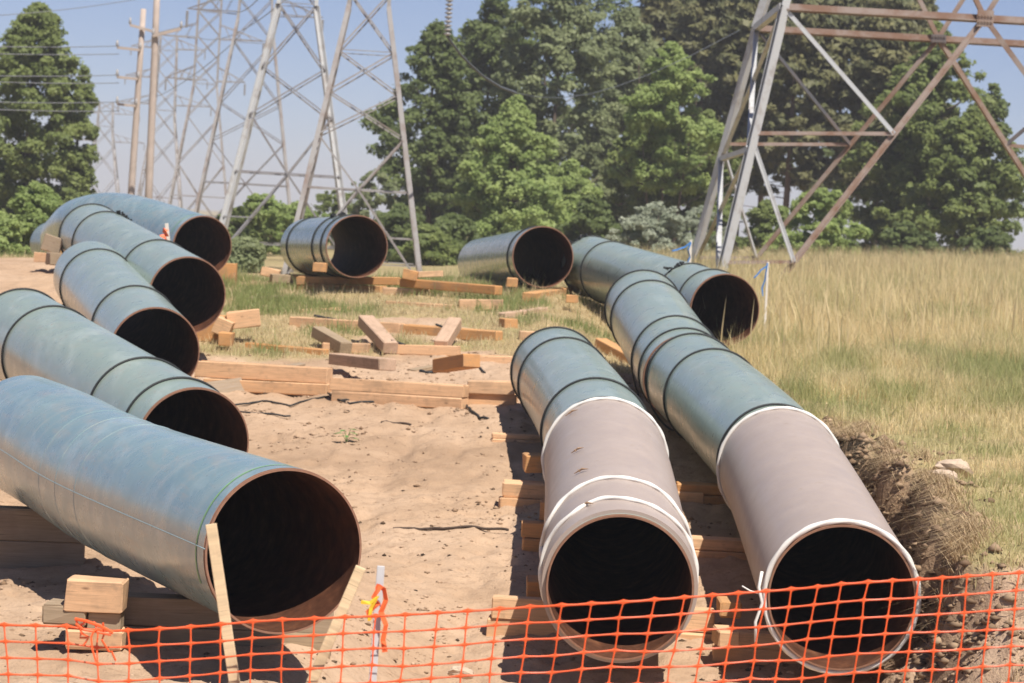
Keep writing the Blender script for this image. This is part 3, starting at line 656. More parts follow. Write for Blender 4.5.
def leaner(x0, y0, x1, y1, z0, z1, h, d, label, m, name='timber'):
    """a timber lying away from the camera: near end at pixel 0 and far end at pixel 1 (ground points) with lifts z0, z1"""
    a = hit(x0, y0) + Vector((0, 0, z0)); b = hit(x1, y1) + Vector((0, 0, z1)); ax = (b - a); L = ax.length; ax.normalize()
    ay = Vector((0, 0, 1)).cross(ax).normalized(); az = ax.cross(ay); mb = MB(); mb.cbox(L, d, h, .010, jit=.006); o = mb.build(name, m)
    o.matrix_world = Matrix.Translation((a + b) / 2) @ Matrix(((ax.x, ay.x, az.x, 0), (ax.y, ay.y, az.y, 0), (ax.z, ay.z, az.z, 0), (0, 0, 0, 1)))
    return tag(o, label, 'timber', TG)
leaner(390, 354, 364, 340, .00, .20, .17, .22, 'brown timber leaning back across the rows, left of two', M_WOODB)
leaner(441, 352, 454, 341, .00, .18, .17, .2, 'brown timber leaning back across the rows, right of two', M_WOODB)
leaner(345, 354, 316, 347, .00, .14, .16, .2, 'dark timber slanting left across the pale one', M_WOODG)
leaner(386, 392, 336, 372, .27, .10, .15, .24, 'orange brown timber slanting onto the left end of the middle front row', M_WOODB)
leaner(470, 396, 440, 385, .36, .16, .17, .24, 'raised block pointing forward over the front row', M_WOODO)
block(508, 329, 36.2, .22, .34, .15, 'small orange block perched on the back row near the pipe', M_WOODO, rz=.25)
gt(459, 309, 503, 309, .17, .2, 'short pale timber in the grass below the slate pipe', M_WOOD)
gt(385, 304, 452, 308, .07, .2, 'timber sunk in the grass below the short see through pipe', M_WOOD)
gt(296, 291, 381, 293, .14, .22, 'lower timber under the short see through pipe, left', M_WOODO)
gt(296, 284, 398, 285, .13, .2, 'upper timber under the short see through pipe', M_WOODO, lift=.125, sink=0)
gt(382, 294, 425, 296, .13, .22, 'lower timber right of the short see through pipe', M_WOOD)
gt(399, 287, 495, 295, .15, .2, 'long orange timber running right from the see through pipe', M_WOODO, lift=.125, sink=0)
crib(pM, 45.2, 285, 350, ['timber skid under the far end of the see through pipe'])
block(319, 272, 40.4, .23, .3, .15, 'orange chock left of the see through pipe', M_WOODO)
block(409, 280, 40.6, .25, .4, .17, 'orange chock standing on the long timber right of the see through pipe', M_WOODO, ry=.12)
block(429, 277, 42.0, .5, .25, .1, 'pale board end lying behind the long orange timber', M_WOOD, ry=-.1)
block(269, 277, 44.2, .34, .3, .16, 'pale block left of the see through pipe', M_WOOD, ry=.15)
block(279, 283, 43.5, .33, .3, .15, 'dark grey block beside the pale one left of the see through pipe', M_WOODG, rz=.3)
block(512, 287, 40.9, .19, .3, .15, 'orange chock left of the slate pipe mouth', M_WOODO)
gt(533, 303, 572, 297, .16, .2, 'orange timber lying aslant below the slate pipe mouth', M_WOODO, sink=0)
block(572, 303, 39.2, .2, .3, .12, 'timber end beside the back of the field edge pipe', M_WOODO)
crib(pR4, 51.5, 474, 520, ['timber skid under the far end of the slate pipe'])

gt(250, 300, 284, 298, .06, .16, 'thin board lying flat in the grass right of the back left pipes', M_WOODG)
gt(300, 312, 352, 309, .05, .15, 'thin flat board in the grass in front of the see through pipe', M_WOOD)
gt(505, 318, 548, 312, .09, .14, 'thin timber lying slanted in the grass below the slate pipe mouth', M_WOODB)
gt(415, 372, 446, 366, .05, .12, 'broken board scrap on the soil between leaner and raised block', M_WOODG)
gt(270, 372, 306, 366, .06, .13, 'weathered board scrap behind the left front row', M_WOODG)
gt(541, 352, 580, 357, .12, .16, 'short timber just behind the top of the centre pipe', M_WOOD)
# ------------------------------------------------------------------ straps, cables, stick, stones, seedling
def ground_line(name, pix, r, label, cat, m=M_RUBBER, lift=.02):
    pts = []
    for (x0, y0), (x1, y1) in zip(pix, pix[1:]):
        for k in range(6):
            t = k / 6; q = hit(x0 + (x1 - x0) * t, y0 + (y1 - y0) * t); q.z = zt(q.x, q.y) * .35 + float(zplain(q.x, q.y)) * .65 + lift * .6 + .004 * math.sin(len(pts)); pts.append(q)
    mb = MB(); mb.tube(pts, r, 6); return tag(mb.build(name, m, smooth=True), label, cat)
ground_line('black_strap', [(234, 405), (262, 402), (290, 406), (318, 399), (330, 397)], .012, 'black strap on the sand left of the strap knot', 'strap')
ground_line('black_strap', [(232, 413), (262, 415), (296, 416)], .011, 'shorter black strap lying nearest the camera on the sand', 'strap')
ground_line('black_strap', [(326, 394), (340, 401), (352, 401), (330, 398), (350, 404), (380, 402), (410, 401), (438, 406)], .012, 'black strap with a knot in front of the middle front timber', 'strap')
ground_line('black_strap', [(463, 399), (468, 408), (472, 412), (480, 418), (490, 420)], .016, 'crumpled black strap at the joint of the front timbers', 'strap')
ground_line('black_strap', [(420, 372), (428, 374), (437, 373)], .022, 'black strap scrap on the bare soil left of the raised block', 'strap')
ground_line('black_strap', [(478, 368), (486, 374)], .016, 'short black strap scrap right of the raised block', 'strap')
def strap_on(px, py, Y, dx, label):
    q = unproj(px, py, Y); mb = MB(); mb.tube([q + Vector((dx * t, .02 * math.sin(6 * t), -.05 * t)) for t in np.linspace(0, 1, 8)], .018, 6)
    tag(mb.build('black_strap', M_RUBBER, smooth=True), label, 'strap')
q = hit(315, 326); strap_on(314, 315.5, q.y, .40, 'flat black strap lying on the back row timber')
q = hit(395, 353); strap_on(391, 340.5, q.y, .20, 'black strap lying on the pale timber between the leaners')
q = hit(450, 341); strap_on(436, 324.5, q.y, .16, 'black strap on the right back row timber')
ground_line('dead_stick', [(393, 531), (425, 530), (452, 529), (490, 528.5), (512, 529)], .013, 'thin dark stick lying across the sand', 'stick', M_TWIG)
ground_line('dead_stick', [(381, 424), (398, 424.5), (414, 425)], .012, 'short dark twig on the sand behind the seedling', 'stick', M_TWIG)
def rock(px, py, Y, s, label):
    q = unproj(px, py, Y); mb = MB(); n, m_ = 14, 9; vs_ = []
    for i in range(m_ + 1):
        th = math.pi * i / m_
        for k in range(n):
            ph = 2 * math.pi * k / n; d = Vector((math.sin(th) * math.cos(ph), math.sin(th) * math.sin(ph), math.cos(th)))
            r = 1 + .5 * (vnoise(d.x * 2 + s[0] * 9, d.y * 2 + d.z * 1.7, 5) - .5)
            vs_.append(q + Vector((d.x * s[0] * r, d.y * s[1] * r, d.z * s[2] * r + s[2] * .5)))
    mb.add(vs_, [(i * n + k, i * n + (k + 1) % n, (i + 1) * n + (k + 1) % n, (i + 1) * n + k) for i in range(m_) for k in range(n)])
    tag(mb.build('stone', M_STONE, smooth=False), label, 'stone', 'stones on the bank')
h_ = hit(953, 474); rock(953, 474, h_.y, (.17, .13, .095), 'upper pale stone on the grassy bank')
h_ = hit(943, 482); rock(943, 483, h_.y, (.14, .12, .085), 'lower pale stone half buried at the bank edge')
h_ = hit(461, 680); rock(461, 676, h_.y - .4, (.09, .08, .05), 'dark clod behind the orange fence near the centre pipe')
q = hit(346, 443); q.z = zt(q.x, q.y); sd = MB()
for k in range(9):
    a = k * 2.4; d = Vector((math.cos(a), math.sin(a) * .6, 0)); c = q + d * .045 + Vector((0, 0, .05 + .012 * k)); s_ = d.cross(Vector((0, 0, 1)))
    sd.add([c - d * .02, c + d * .04 + s_ * .05, c + d * .11 - Vector((0, 0, .015)), c + d * .04 - s_ * .05], [(0, 1, 2, 3)])
    sd.bar(q, c, .004)
tag(sd.build('seedling', plain('seedling_leaf', (.10, .22, .05), .6, .3, .2)), 'small green seedling alone on the bare sand', 'plant')

# ------------------------------------------------------------------ orange safety fence and its stakes
FY = 9.3
top_pts = [(-120, 626), (0, 624.5), (70, 626), (100, 631), (137, 630), (200, 626), (258, 620.5), (340, 617), (398, 615), (480, 610), (531, 606.5), (619, 602), (718, 594.5), (803, 588), (854, 582.5), (945, 577.5), (1024, 572), (1150, 566)]
tx, ty = zip(*top_pts)
def fence_point(px, row):
    rs = np.interp(px, [0, 600, 800, 1024], [16.8, 16.6, 18.0, 18.6])
    lean = np.interp(px, [0, 300, 500, 700, 850, 1024], [.04, -.05, -.13, -.20, -.16, -.10]); dy = rs * row
    yy = np.interp(px, tx, ty) + dy + 1.5 * (vnoise(px * .02, row * .6, 51) - .5) * min(row, 3)
    Yd = FY + .10 * (vnoise(px * .006, row * .12, 52) - .5) + .02 * (vnoise(px * .03, row * .5, 53) - .5)
    return unproj(px + dy * lean + 3 * (vnoise(px * .05, row * .7, 54) - .5), yy, Yd)
cols = [-118.0]
while cols[-1] < 1145: cols.append(cols[-1] + float(np.interp(cols[-1], [0, 620, 760, 1024], [30.8, 31, 25.5, 25])))
root = empty('safety_fence', unproj(512, 860, FY), 'orange plastic mesh safety fence strung across the front', 'fence')
NR = 15; net = MB()
grid = [[fence_point(c, r_) for r_ in range(NR + 1)] for c in cols]
def strand(pts, w_, t_):
    n = len(pts); vs_ = []
    for i, (p, ww) in enumerate(pts):
        d = (pts[min(i + 1, n - 1)][0] - pts[max(i - 1, 0)][0]).normalized(); a = d.cross(Vector((0, 1, 0))).normalized(); b = Vector((0, 1, 0))
        for sx, sy in ((-1, 0), (0, -1), (1, 0), (0, 1)): vs_.append(p + a * sx * ww * w_ + b * sy * t_)
    net.add(vs_, [(i * 4 + k, i * 4 + (k + 1) % 4, (i + 1) * 4 + (k + 1) % 4, (i + 1) * 4 + k) for i in range(n - 1) for k in range(4)])
def dense(seq, sag):
    out = []
    for a, b in zip(seq, seq[1:]):
        for t, ww in ((0, 2.0), (.09, 1.35), (.2, .95), (.5, .8), (.8, .95), (.91, 1.35)):
            out.append((a.lerp(b, t) + Vector((0, 0, -sag * 4 * t * (1 - t))), ww))
    out.append((seq[-1], 2.0)); return out
for r_ in range(NR + 1): strand(dense([grid[c][r_] for c in range(len(cols))], random.uniform(-.001, .004)), .0040 if r_ else .0050, .0020)
for c in range(len(cols)): strand(dense(grid[c], 0), .0034, .0018)
reparent_local(net.build('mesh_net', M_ORANGE, smooth=False), root)
cr = MB()                                                             # a torn, crumpled flap of the same net
for k in range(4):
    a = unproj(76 + 9 * k, 618 + 4 * random.random() + k, FY - .03); pts = [a]
    for j in range(5): pts.append(pts[-1] + Vector((random.uniform(-.012, .03), random.uniform(-.015, .015), random.uniform(-.05, .004))))
    cr.tube(pts, .004, 5)
cr.tube([unproj(75, 619, FY - .03), unproj(86, 621, FY - .04), unproj(100, 626, FY - .04), unproj(113, 633, FY - .03)], .006, 6)
cr.tube([unproj(76, 624, FY - .03), unproj(84, 630, FY - .05), unproj(97, 632, FY - .04), unproj(111, 635, FY - .03)], .005, 6)
reparent_local(cr.build('torn_flap', M_ORANGE), root)
def stake(p_top, p_bot, w_, t_, m, label, name='wooden_stake', group='stakes along the orange fence'):
    a, b = Vector(p_bot), Vector(p_top); mb = MB(); mb.bar(a, b, w_, t_, up=(0, 1, 0)); mb.bar(b, b + (b - a).normalized() * .002, w_ * .9, t_ * .9, up=(0, 1, 0))
    ax = (b - a).normalized(); L = (b - a).length
    mb = MB(); mb.cbox(w_, t_, L, .002)
    q = Vector((0, 0, 1)).rotation_difference(ax); o = mb.build(name, m)
    o.matrix_world = Matrix.Translation(a) @ q.to_matrix().to_4x4(); return tag(o, label, 'stake', group)
s1 = stake(unproj(211, 524, FY + .14), unproj(262, 868, FY + .05), .043, .022, M_LATH, 'pale wooden stake in front of the big blue pipe mouth, leaning left')
s2 = stake(unproj(361, 567, FY + .14), unproj(232, 868, FY + .05), .042, .022, M_LATH, 'pale wooden stake leaning right beside the grey flagged one')
s3 = stake(unproj(381, 566, FY + .10), unproj(359, 868, FY + .05), .030, .012, M_GREYLATH, 'translucent grey stake with orange and yellow ribbon', 'plastic_stake')
for o in (s1, s2):                                                     # grain runs along the lath
    pass
def ribbon(name, pts, w_, m, label, cat='ribbon'):
    pts = [Vector(p) for p in pts]; n = len(pts); vs_ = []
    for i, p in enumerate(pts):
        d = (pts[min(i + 1, n - 1)] - pts[max(i - 1, 0)]).normalized(); tw = .8 * math.sin(i * 1.1)
        a = d.cross(Vector((math.sin(tw), math.cos(tw), 0))).normalized() * w_ / 2; b = d.cross(a).normalized() * .0008
        vs_ += [p - a - b, p + a - b, p + a + b, p - a + b]
    mb = MB(); mb.add(vs_, [(i * 4 + k, i * 4 + (k + 1) % 4, (i + 1) * 4 + (k + 1) % 4, (i + 1) * 4 + k) for i in range(n - 1) for k in range(4)] + [(3, 2, 1, 0), tuple(range(4 * n - 4, 4 * n))])
    return tag(mb.build(name, m), label, cat)
Yr = FY + .06
ribbon('ribbon', [unproj(*q, Yr) for q in ((376, 586), (384, 589), (386, 600), (381, 612), (386, 625), (383, 640), (385, 652))], .022, M_RIB_O, 'orange ribbon fluttering on the grey stake')
ribbon('ribbon', [unproj(*q, Yr - .01) for q in ((381, 585), (373, 598), (379, 603), (368, 612), (370, 620))], .020, M_RIB_O, 'short orange ribbon knot at the top of the grey stake')
ribbon('ribbon', [unproj(*q, Yr - .02) for q in ((361, 602), (370, 603), (378, 596), (371, 608), (369, 621))], .015, M_RIB_Y, 'yellow ribbon tied on the grey stake')
# flagged survey laths further back
def lath(px, py, Y, h, lx, label, m=M_WHITELATH):
    b = unproj(px, py, Y); b.z = zt(b.x, b.y) - .1; tp = Vector((b.x + lx, b.y, zrow(b.x, py, Y) + h)); return stake(tp, b, .035, .014, m, label, 'survey_lath', None)
b1 = unproj(169, 243, 39.5); stake(b1 + Vector((-.06, 0, .32)), Vector((b1.x + .12, 39.5, zt(b1.x, 39.5))), .06, .02, M_WHITELATH, 'pale survey lath behind the fourth left pipe', 'survey_lath', None)
ribbon('ribbon', [unproj(*q, 39.4) for q in ((166, 229), (164.5, 232), (167, 235), (162.5, 236), (165, 241))], .10, M_RIB_O, 'orange ribbon on the lath behind the fourth left pipe')
bl = unproj(765, 330, 37.5); stake(unproj(768, 262, 37.5), Vector((bl.x, 37.5, zt(bl.x, 37.5) - .1)), .035, .014, M_WHITELATH, 'pale survey lath right of the field edge pipe', 'survey_lath', None)
ribbon('ribbon', [unproj(*q, 37.45) for q in ((767.5, 263), (766, 272), (765, 280), (762, 288), (763, 296))], .024, M_RIB_B, 'blue ribbon on the lath right of the field edge pipe')
ribbon('ribbon', [unproj(*q, 37.45) for q in ((767, 266), (761, 270), (757, 275), (754, 278))], .022, M_RIB_B, 'short blue ribbon fluttering left of the lath in the grass')
b2 = unproj(688, 300, 46.0); stake(unproj(691, 240, 46.0), Vector((b2.x, 46.0, zt(b2.x, 46.0) - .1)), .05, .02, M_WHITELATH, 'pale survey lath at the foot of the large tower', 'survey_lath', None)
ribbon('ribbon', [unproj(*q, 45.9) for q in ((691, 242), (685, 247), (676, 250), (672, 251))], .030, M_RIB_B, 'blue ribbon flying left from the lath at the tower foot')
ribbon('ribbon', [unproj(*q, 45.9) for q in ((691, 243), (688, 250), (690, 257), (687, 264))], .030, M_RIB_B, 'blue ribbon hanging from the lath at the tower foot')

# ------------------------------------------------------------------ transmission towers
def lattice_tower(X, Y, base_w, waist_w, waist_z, rot, leg_w, br_w, m_leg, m_br, label, zs, top, arms=(), kpan=2, group='steel lattice transmission towers'):
    bz = zt(X, Y) - .1; root = empty('transmission_tower', (X, Y, bz), label, 'transmission tower', group); root.rotation_euler = (0, 0, rot)
    def corner(i, z):
        if z <= waist_z: w_ = base_w + (waist_w - base_w) * z / waist_z
        else: w_ = waist_w + (top[0] - waist_w) * (z - waist_z) / (top[1] - waist_z)
        sx, sy = ((-1, -1), (1, -1), (1, 1), (-1, 1))[i]; return Vector((sx * w_ / 2, sy * w_ / 2, z))
    zs = list(zs); z = zs[-1]
    while z < top[1] - .3:
        wd = (corner(1, z) - corner(0, z)).length; z = min(top[1], z + max(wd * 1.05, .7)); zs.append(z)
    for i in range(4):
        fl = 1 if i in (0, 2) else -1; mb = MB(); mb.angle(corner(i, 0), corner(i, min(waist_z, top[1])), leg_w, flip=fl)
        if top[1] > waist_z: mb.angle(corner(i, waist_z), corner(i, top[1]), leg_w * .85, flip=fl)
        mb.build('leg', m_leg, root)
    for i in range(4):
        j = (i + 1) % 4; mb = MB()
        for k, (a, b) in enumerate(zip(zs, zs[1:])):
            if k == 0 and kpan:
                md = (corner(i, b) + corner(j, b)) / 2; q = (corner(i, a), corner(j, a))
                for c in q: mb.angle(c, md, br_w)
                mb.angle(corner(i, b), corner(j, b), br_w); 
                for c, d in ((i, 0), (j, 1)): mb.bar((corner(c, a) + corner(c, b)) / 2, (q[d] + md) / 2, br_w * .6)
                mb.bar(corner(i, b * .22), corner(j, b * .22), br_w * .7)
            elif k == 1 and kpan:
                md = (corner(i, a) + corner(j, a)) / 2
                for c in (i, j): mb.angle(corner(c, b), md, br_w)
            else:
                mb.angle(corner(i, a), corner(j, b), br_w); mb.angle(corner(j, a), corner(i, b), br_w * .8, flip=-1)
                if k % 3 == 0: mb.bar(corner(i, b), corner(j, b), br_w * .7, br_w * .5)
        mb.build('face_bracing', m_br, root)
    for (ze, half) in arms:
        z = ze + EYE - bz; w_ = (corner(1, z) - corner(0, z)).length
        for sx in (-1, 1):
            mb = MB(); e = Vector((sx * half, 0, z + .05))
            for sy in (-1, 1):
                a = Vector((sx * w_ * .5, sy * w_ * .5, z)); b = Vector((sx * w_ * .45, sy * w_ * .45, z + 1.0))
                mb.angle(a, e, br_w); mb.angle(b, e, br_w * .8)
                for k in (1, 2, 3): mb.bar(a.lerp(e, k / 4), b.lerp(e, (k - .5) / 4), br_w * .5)
            mb.build('crossarm', m_br, root)
        for sx in (-1, 1):
            mb = MB(); e = Vector((sx * half, 0, z))
            for k in range(8): mb.tube([e + Vector((0, 0, -.10 * k - .05)), e + Vector((0, 0, -.10 * k - .09)), e + Vector((0, 0, -.10 * k - .15))], [.03, .085, .03], 8)
            mb.build('insulator', M_INS, root)
    return root
lattice_tower(-4.12, 63.7, 3.6, 1.05, 7.3, R(3), .12, .042, M_RUSTY, M_RUSTY, 'rust stained lattice tower standing behind the short see through pipe', (0, 2.45, 3.85, 5.0, 6.1), (.75, 13.0), (), 2)
lattice_tower(-7.55, 79.9, 4.5, 1.25, 8.6, R(5), .15, .05, M_GALV, M_GREYST, 'pale galvanised lattice tower left of the rust stained one', (0, 3.0, 4.9, 6.5), (.9, 15), (), 2)
lattice_tower(-12.75, 114, 5.0, 1.6, 11.0, R(6), .125, .05, M_RUSTY, M_GREYST, 'brown lattice tower between the pale tower and the wooden poles', (0, 3.2, 5.2, 7.0), (1.1, 17), ((9.3, 3.2),), 2)
lattice_tower(-21.6, 165, 4.6, 1.6, 10.5, R(6), .13, .065, M_RUSTY, M_RUSTY, 'grey brown tower with two cross arms far behind the poles', (0, 3.0, 5.2), (1.5, 21), ((11.6, 3.8), (8.7, 2.7), (15.5, 3.2)), 2)
lattice_tower(-34.6, 235, 4.8, 2.0, 11.0, R(4), .14, .08, M_RUSTY, M_RUSTY, 'very distant faint tower just right of the two poles', (0, 3.2, 5.6), (1.6, 19), ((9.8, 4.5), (12.4, 4.0), (15.3, 3.6)), 2)
lattice_tower(-51.5, 300, 5.2, 2.0, 11.0, R(4), .15, .085, M_RUSTY, M_RUSTY, 'very distant faint tower left of the two poles', (0, 3.2, 5.6), (1.6, 15), ((7.5, 5.0), (11, 4.2)), 2)
# the large tower on the right
def big_tower():
    cx = 10.54; Yf, Yr_ = 55.0, 61.0; wz = EYE + 5.36; hw = 4.63; fl = 5.98
    root = empty('transmission_tower', (cx, 58, zt(cx, 58)), 'large wide legged lattice tower standing in the field at the right', 'transmission tower', 'steel lattice transmission towers')
    G = lambda sx, sy: Vector((cx + sx * fl, (53.8 if sy < 0 else 62.4), 0))
    def foot(sx, sy): p = G(sx, sy); p.z = zt(p.x, p.y) - .2; return p
    def waist(sx, sy): return Vector((cx + sx * hw, Yf if sy < 0 else Yr_, wz))
    def part(mb, nm, m): return reparent_local(mb.build(nm, m), root)
    for sy in (-1, 1):
        for sx in (-1, 1):
            mb = MB(); a, b = foot(sx, sy), waist(sx, sy); wd = .22 if sy < 0 else .16
            mb.angle(a, b, wd, wd * .12, flip=sx); mb.angle(a + Vector((.05, .08, 0)), b + Vector((.05, .08, 0)), wd * .8, wd * .1, flip=-sx)
            mb.angle(b, Vector((cx + sx * hw * .62, Yf + 1.0 if sy < 0 else Yr_ - 1.0, wz + 7)), .2, .03, flip=sx)
            part(mb, 'leg', M_GALV)
        nd = Vector((cx, Yf if sy < 0 else Yr_, wz))
        mb = MB()                                                    # waist girder
        mb.angle(waist(-1, sy), waist(1, sy), .16, .03); mb.bar(waist(-1, sy) + Vector((0, .07, -.06)), waist(1, sy) + Vector((0, .07, -.06)), .05, .10)
        part(mb, 'girder', M_RUST)
        for sx in (-1, 1):
            a, b = foot(sx, sy), waist(sx, sy); L = lambda t: a.lerp(b, t)
            k0 = a + Vector((sx * -1.15, 0, .2)); kd = lambda t: k0.lerp(nd, t)
            mb = MB(); mb.angle(k0 if False else a + Vector((-sx * 1.0, 0, 0)), nd, .12, .025); part(mb, 'main_diagonal', M_RUST)
            q1 = (a + Vector((-sx * 1.0, 0, 0))).lerp(nd, .60); q0 = (a + Vector((-sx * 1.0, 0, 0))).lerp(nd, .165)
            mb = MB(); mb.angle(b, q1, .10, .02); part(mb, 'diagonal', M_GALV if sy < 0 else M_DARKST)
            mb = MB(); mb.angle(L(.575), q1, .09, .02); part(mb, 'strut', M_RUST)
            mb = MB(); mb.angle(L(.56), q0, .085, .02); part(mb, 'diagonal', M_GALV)
            mb = MB(); mb.angle(L(.15), q0, .08, .02); part(mb, 'strut', M_RUST)
            mb = MB(); mb.angle(nd, Vector((cx + sx * 1.9, nd.y, wz + 3.4)), .11, .02); part(mb, 'main_diagonal', M_RUST)
        mb = MB()                                                     # bolted gusset at the centre node
        mb.bar(nd + Vector((-.19, -.09, -.02)), nd + Vector((.19, -.09, -.02)), .02, .38 if sy < 0 else .22, up=(0, 0, 1))
        for k in range(10): 
            c = nd + Vector((-.14 + .07 * (k % 5), -.105, -.09 + .13 * (k // 5))); mb.bar(c, c + Vector((0, -.03, 0)), .04)
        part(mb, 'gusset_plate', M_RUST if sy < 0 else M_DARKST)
    for sx in (-1, 1):                                               # side faces
        a, b, c, d = foot(sx, -1), waist(sx, -1), foot(sx, 1), waist(sx, 1); mb = MB()
        mb.angle(b, d, .16, .03); mb.angle(a.lerp(b, .1), c.lerp(d, .52), .13, .03); mb.angle(c.lerp(d, .1), a.lerp(b, .52), .10, .03)
        mb.angle(a.lerp(b, .52), c.lerp(d, .52), .12, .03); mb.angle(a.lerp(b, .52), d, .12, .03); mb.angle(c.lerp(d, .52), b, .10, .03)
        part(mb, 'side_bracing', M_GALV)
big_tower()

# ------------------------------------------------------------------ wooden poles and wires
def pole(x0, y0, x1, y1, Y, r0, r1, arms, label):
    a = unproj(x0, y0, Y); b = unproj(x1, y1, Y); a = a + (a - b) * .25
    a.z = min(a.z, zt(a.x, a.y)) if a.z > zt(a.x, a.y) else zt(a.x, a.y)
    root = empty('utility_pole', a, label, 'utility pole', 'wooden utility poles')
    mb = MB(); mb.tube([a.lerp(b, t) for t in (0, .25, .5, .75, 1)], [r0, r0 * .95, (r0 + r1) / 2, r1 * 1.05, r1], 10); reparent_local(mb.build('shaft', M_POLE, smooth=True), root)
    for (px0, py0, px1, py1) in arms:
        mb = MB(); p, q = unproj(px0, py0, Y - .2), unproj(px1, py1, Y - .2); mb.bar(p, q, .09, .10); reparent_local(mb.build('crossarm', M_POLE), root)
        for c in (p, q): 
            m2 = MB(); m2.tube([c + Vector((0, 0, .02)), c + Vector((0, 0, .1)), c + Vector((0, 0, .3))], [.03, .06, .03], 8); reparent_local(m2.build('insulator', M_INS, smooth=True), root)
pole(131, 195, 143.5, 9, 95, .15, .11, [(130, 25, 155, 32), (117, 47.5, 140, 50), (117, 77, 138, 79), (117, 104, 136, 106)], 'wooden utility pole with its top in view, left of two')
pole(148.5, 198, 158.5, -40, 92, .155, .12, [(153, 36, 181, 29)], 'taller wooden utility pole with the upswept arm, right of two')
def wire(pix, r, label, m=M_WIRE, group='overhead wires'):
    pts = []
    P = [unproj(*q) for q in pix]
    for i in range(len(P) - 1):
        for k in range(8): pts.append(P[i].lerp(P[i + 1], k / 8))
    pts.append(P[-1]); mb = MB(); mb.tube(pts, r, 5); return tag(mb.build('overhead_wire', m, smooth=True), label, 'wire', group)
def sagwire(p, q, sag, r, label, m=M_WIRE, group='overhead wires', n=24):
    p, q = unproj(*p), unproj(*q); mb = MB()
    mb.tube([p.lerp(q, t) + Vector((0, 0, -sag * 4 * t * (1 - t))) for t in np.linspace(0, 1, n + 1)], r, 5); return tag(mb.build('overhead_wire', m, smooth=True), label, 'wire', group)
for k, (ya, yb, lb) in enumerate(((45.5, 46, 'topmost overhead wire crossing the left tree'), (52.5, 54, 'second overhead wire from the top across the left tree'), (75, 75, 'upper of the middle pair of wires across the left tree'), (80.5, 83, 'lower of the middle pair of wires across the left tree'), (101, 102, 'upper of the lowest pair of wires across the left tree'), (108, 111, 'lowest overhead wire crossing the left tree'))):
    o = sagwire((-40, ya, 80), (119, yb, 94.8), .05, .017, lb); 
sagwire((-30, 17, 78), (190, -12, 105), .2, .014, 'thin wire slanting up above the left tree')
iw = bpy.data.objects.new('insulator_string', None); COL.objects.link(iw); iw.location = unproj(447, 36, 60); tag(iw, 'insulator string hanging in the sky left of the grove', 'insulator')
mb = MB()
for k in range(11):
    c = unproj(447.5 + .25 * k, 34 - 4.2 * k, 60); mb.tube([c + Vector((0, 0, .045)), c, c - Vector((0, 0, .045))], [.03, .11, .03], 10)
reparent_local(mb.build('disc_stack', M_INS, smooth=True), iw)
wire([(447, 36, 60), (452, 43, 60.2), (461, 55, 60.6), (472, 66, 61), (484, 77, 61.5), (500, 87, 62.3), (516, 93, 63)], .038, 'thick dark jumper cable dropping from the insulator string', M_DWIRE)
wire([(516, 93, 63), (536, 97, 64), (560, 98, 65), (590, 94, 66.5), (618, 86, 68), (650, 74, 70), (690, 56, 72), (740, 30, 75)], .011, 'thinner dark cable sagging in front of the grove', M_DWIRE)
for (a, b, sg, lb) in (((236, 12, 110), (272, -20, 80), .3, 'wire looping between the brown and the pale tower'), ((200, 38, 160), (312, -25, 78), .8, 'long wire sagging from the distant arm to the pale tower'), ((120, 105, 165), (238, 38, 112), .8, 'wire rising from the distant arm to the brown tower')):
    sagwire(a, b, sg, .02, lb)

# ------------------------------------------------------------------ trees and shrubs
def crown_mesh(name, parent, mtl, center_fn, n_clump, per, leaf, clump_r, seed, updir=.5, tone_mu=.5, aspect=1.6, flat=.75):
    g = np.random.default_rng(seed); V = []; T = []
    for (c, rad, tb) in center_fn(g, n_clump):
        n = max(8, int(per * (rad / clump_r) ** 2)); d = g.normal(0, 1, (n, 3)); d[:, 2] = d[:, 2] * .8 + .15; d /= np.linalg.norm(d, axis=1, keepdims=True)
        rr = rad * (.25 + .75 * g.random(n) ** .5)
        sp = .6 + .8 * vnoise(d[:, 0] * 2.5 + c[0] * 3, d[:, 1] * 2.5 + d[:, 2] * 2.1 + c[2] * 3, seed % 17)
        p = c + d * (rr * sp)[:, None] * np.array([1, 1, flat])
        nrm = d * .45 + np.array([.24, -.48, .70]) * (updir + .25) + g.normal(0, .42, (n, 3))    # leaves turn to the light; nrm /= np.linalg.norm(nrm, axis=1, keepdims=True)
        t1 = np.cross(nrm, g.normal(0, 1, (n, 3))); t1 /= np.linalg.norm(t1, axis=1, keepdims=True); t2 = np.cross(nrm, t1)
        s = (leaf * (.55 + .8 * g.random(n)))[:, None]
        V.append(np.stack([p - t1 * s * aspect * .5, p + t2 * s * .5 + t1 * s * .1, p + t1 * s * aspect * .5, p - t2 * s * .5 + t1 * s * .1], 1))
        T.append(np.clip(tb + g.normal(0, .13, n), 0, 1))
    V = np.concatenate(V); T = np.concatenate(T); n = len(V)
    o = np_mesh(name, V.reshape(-1, 3), np.arange(n * 4).reshape(n, 4), mtl, attr=np.repeat(T, 4))
    if parent: o.parent = parent
    return o
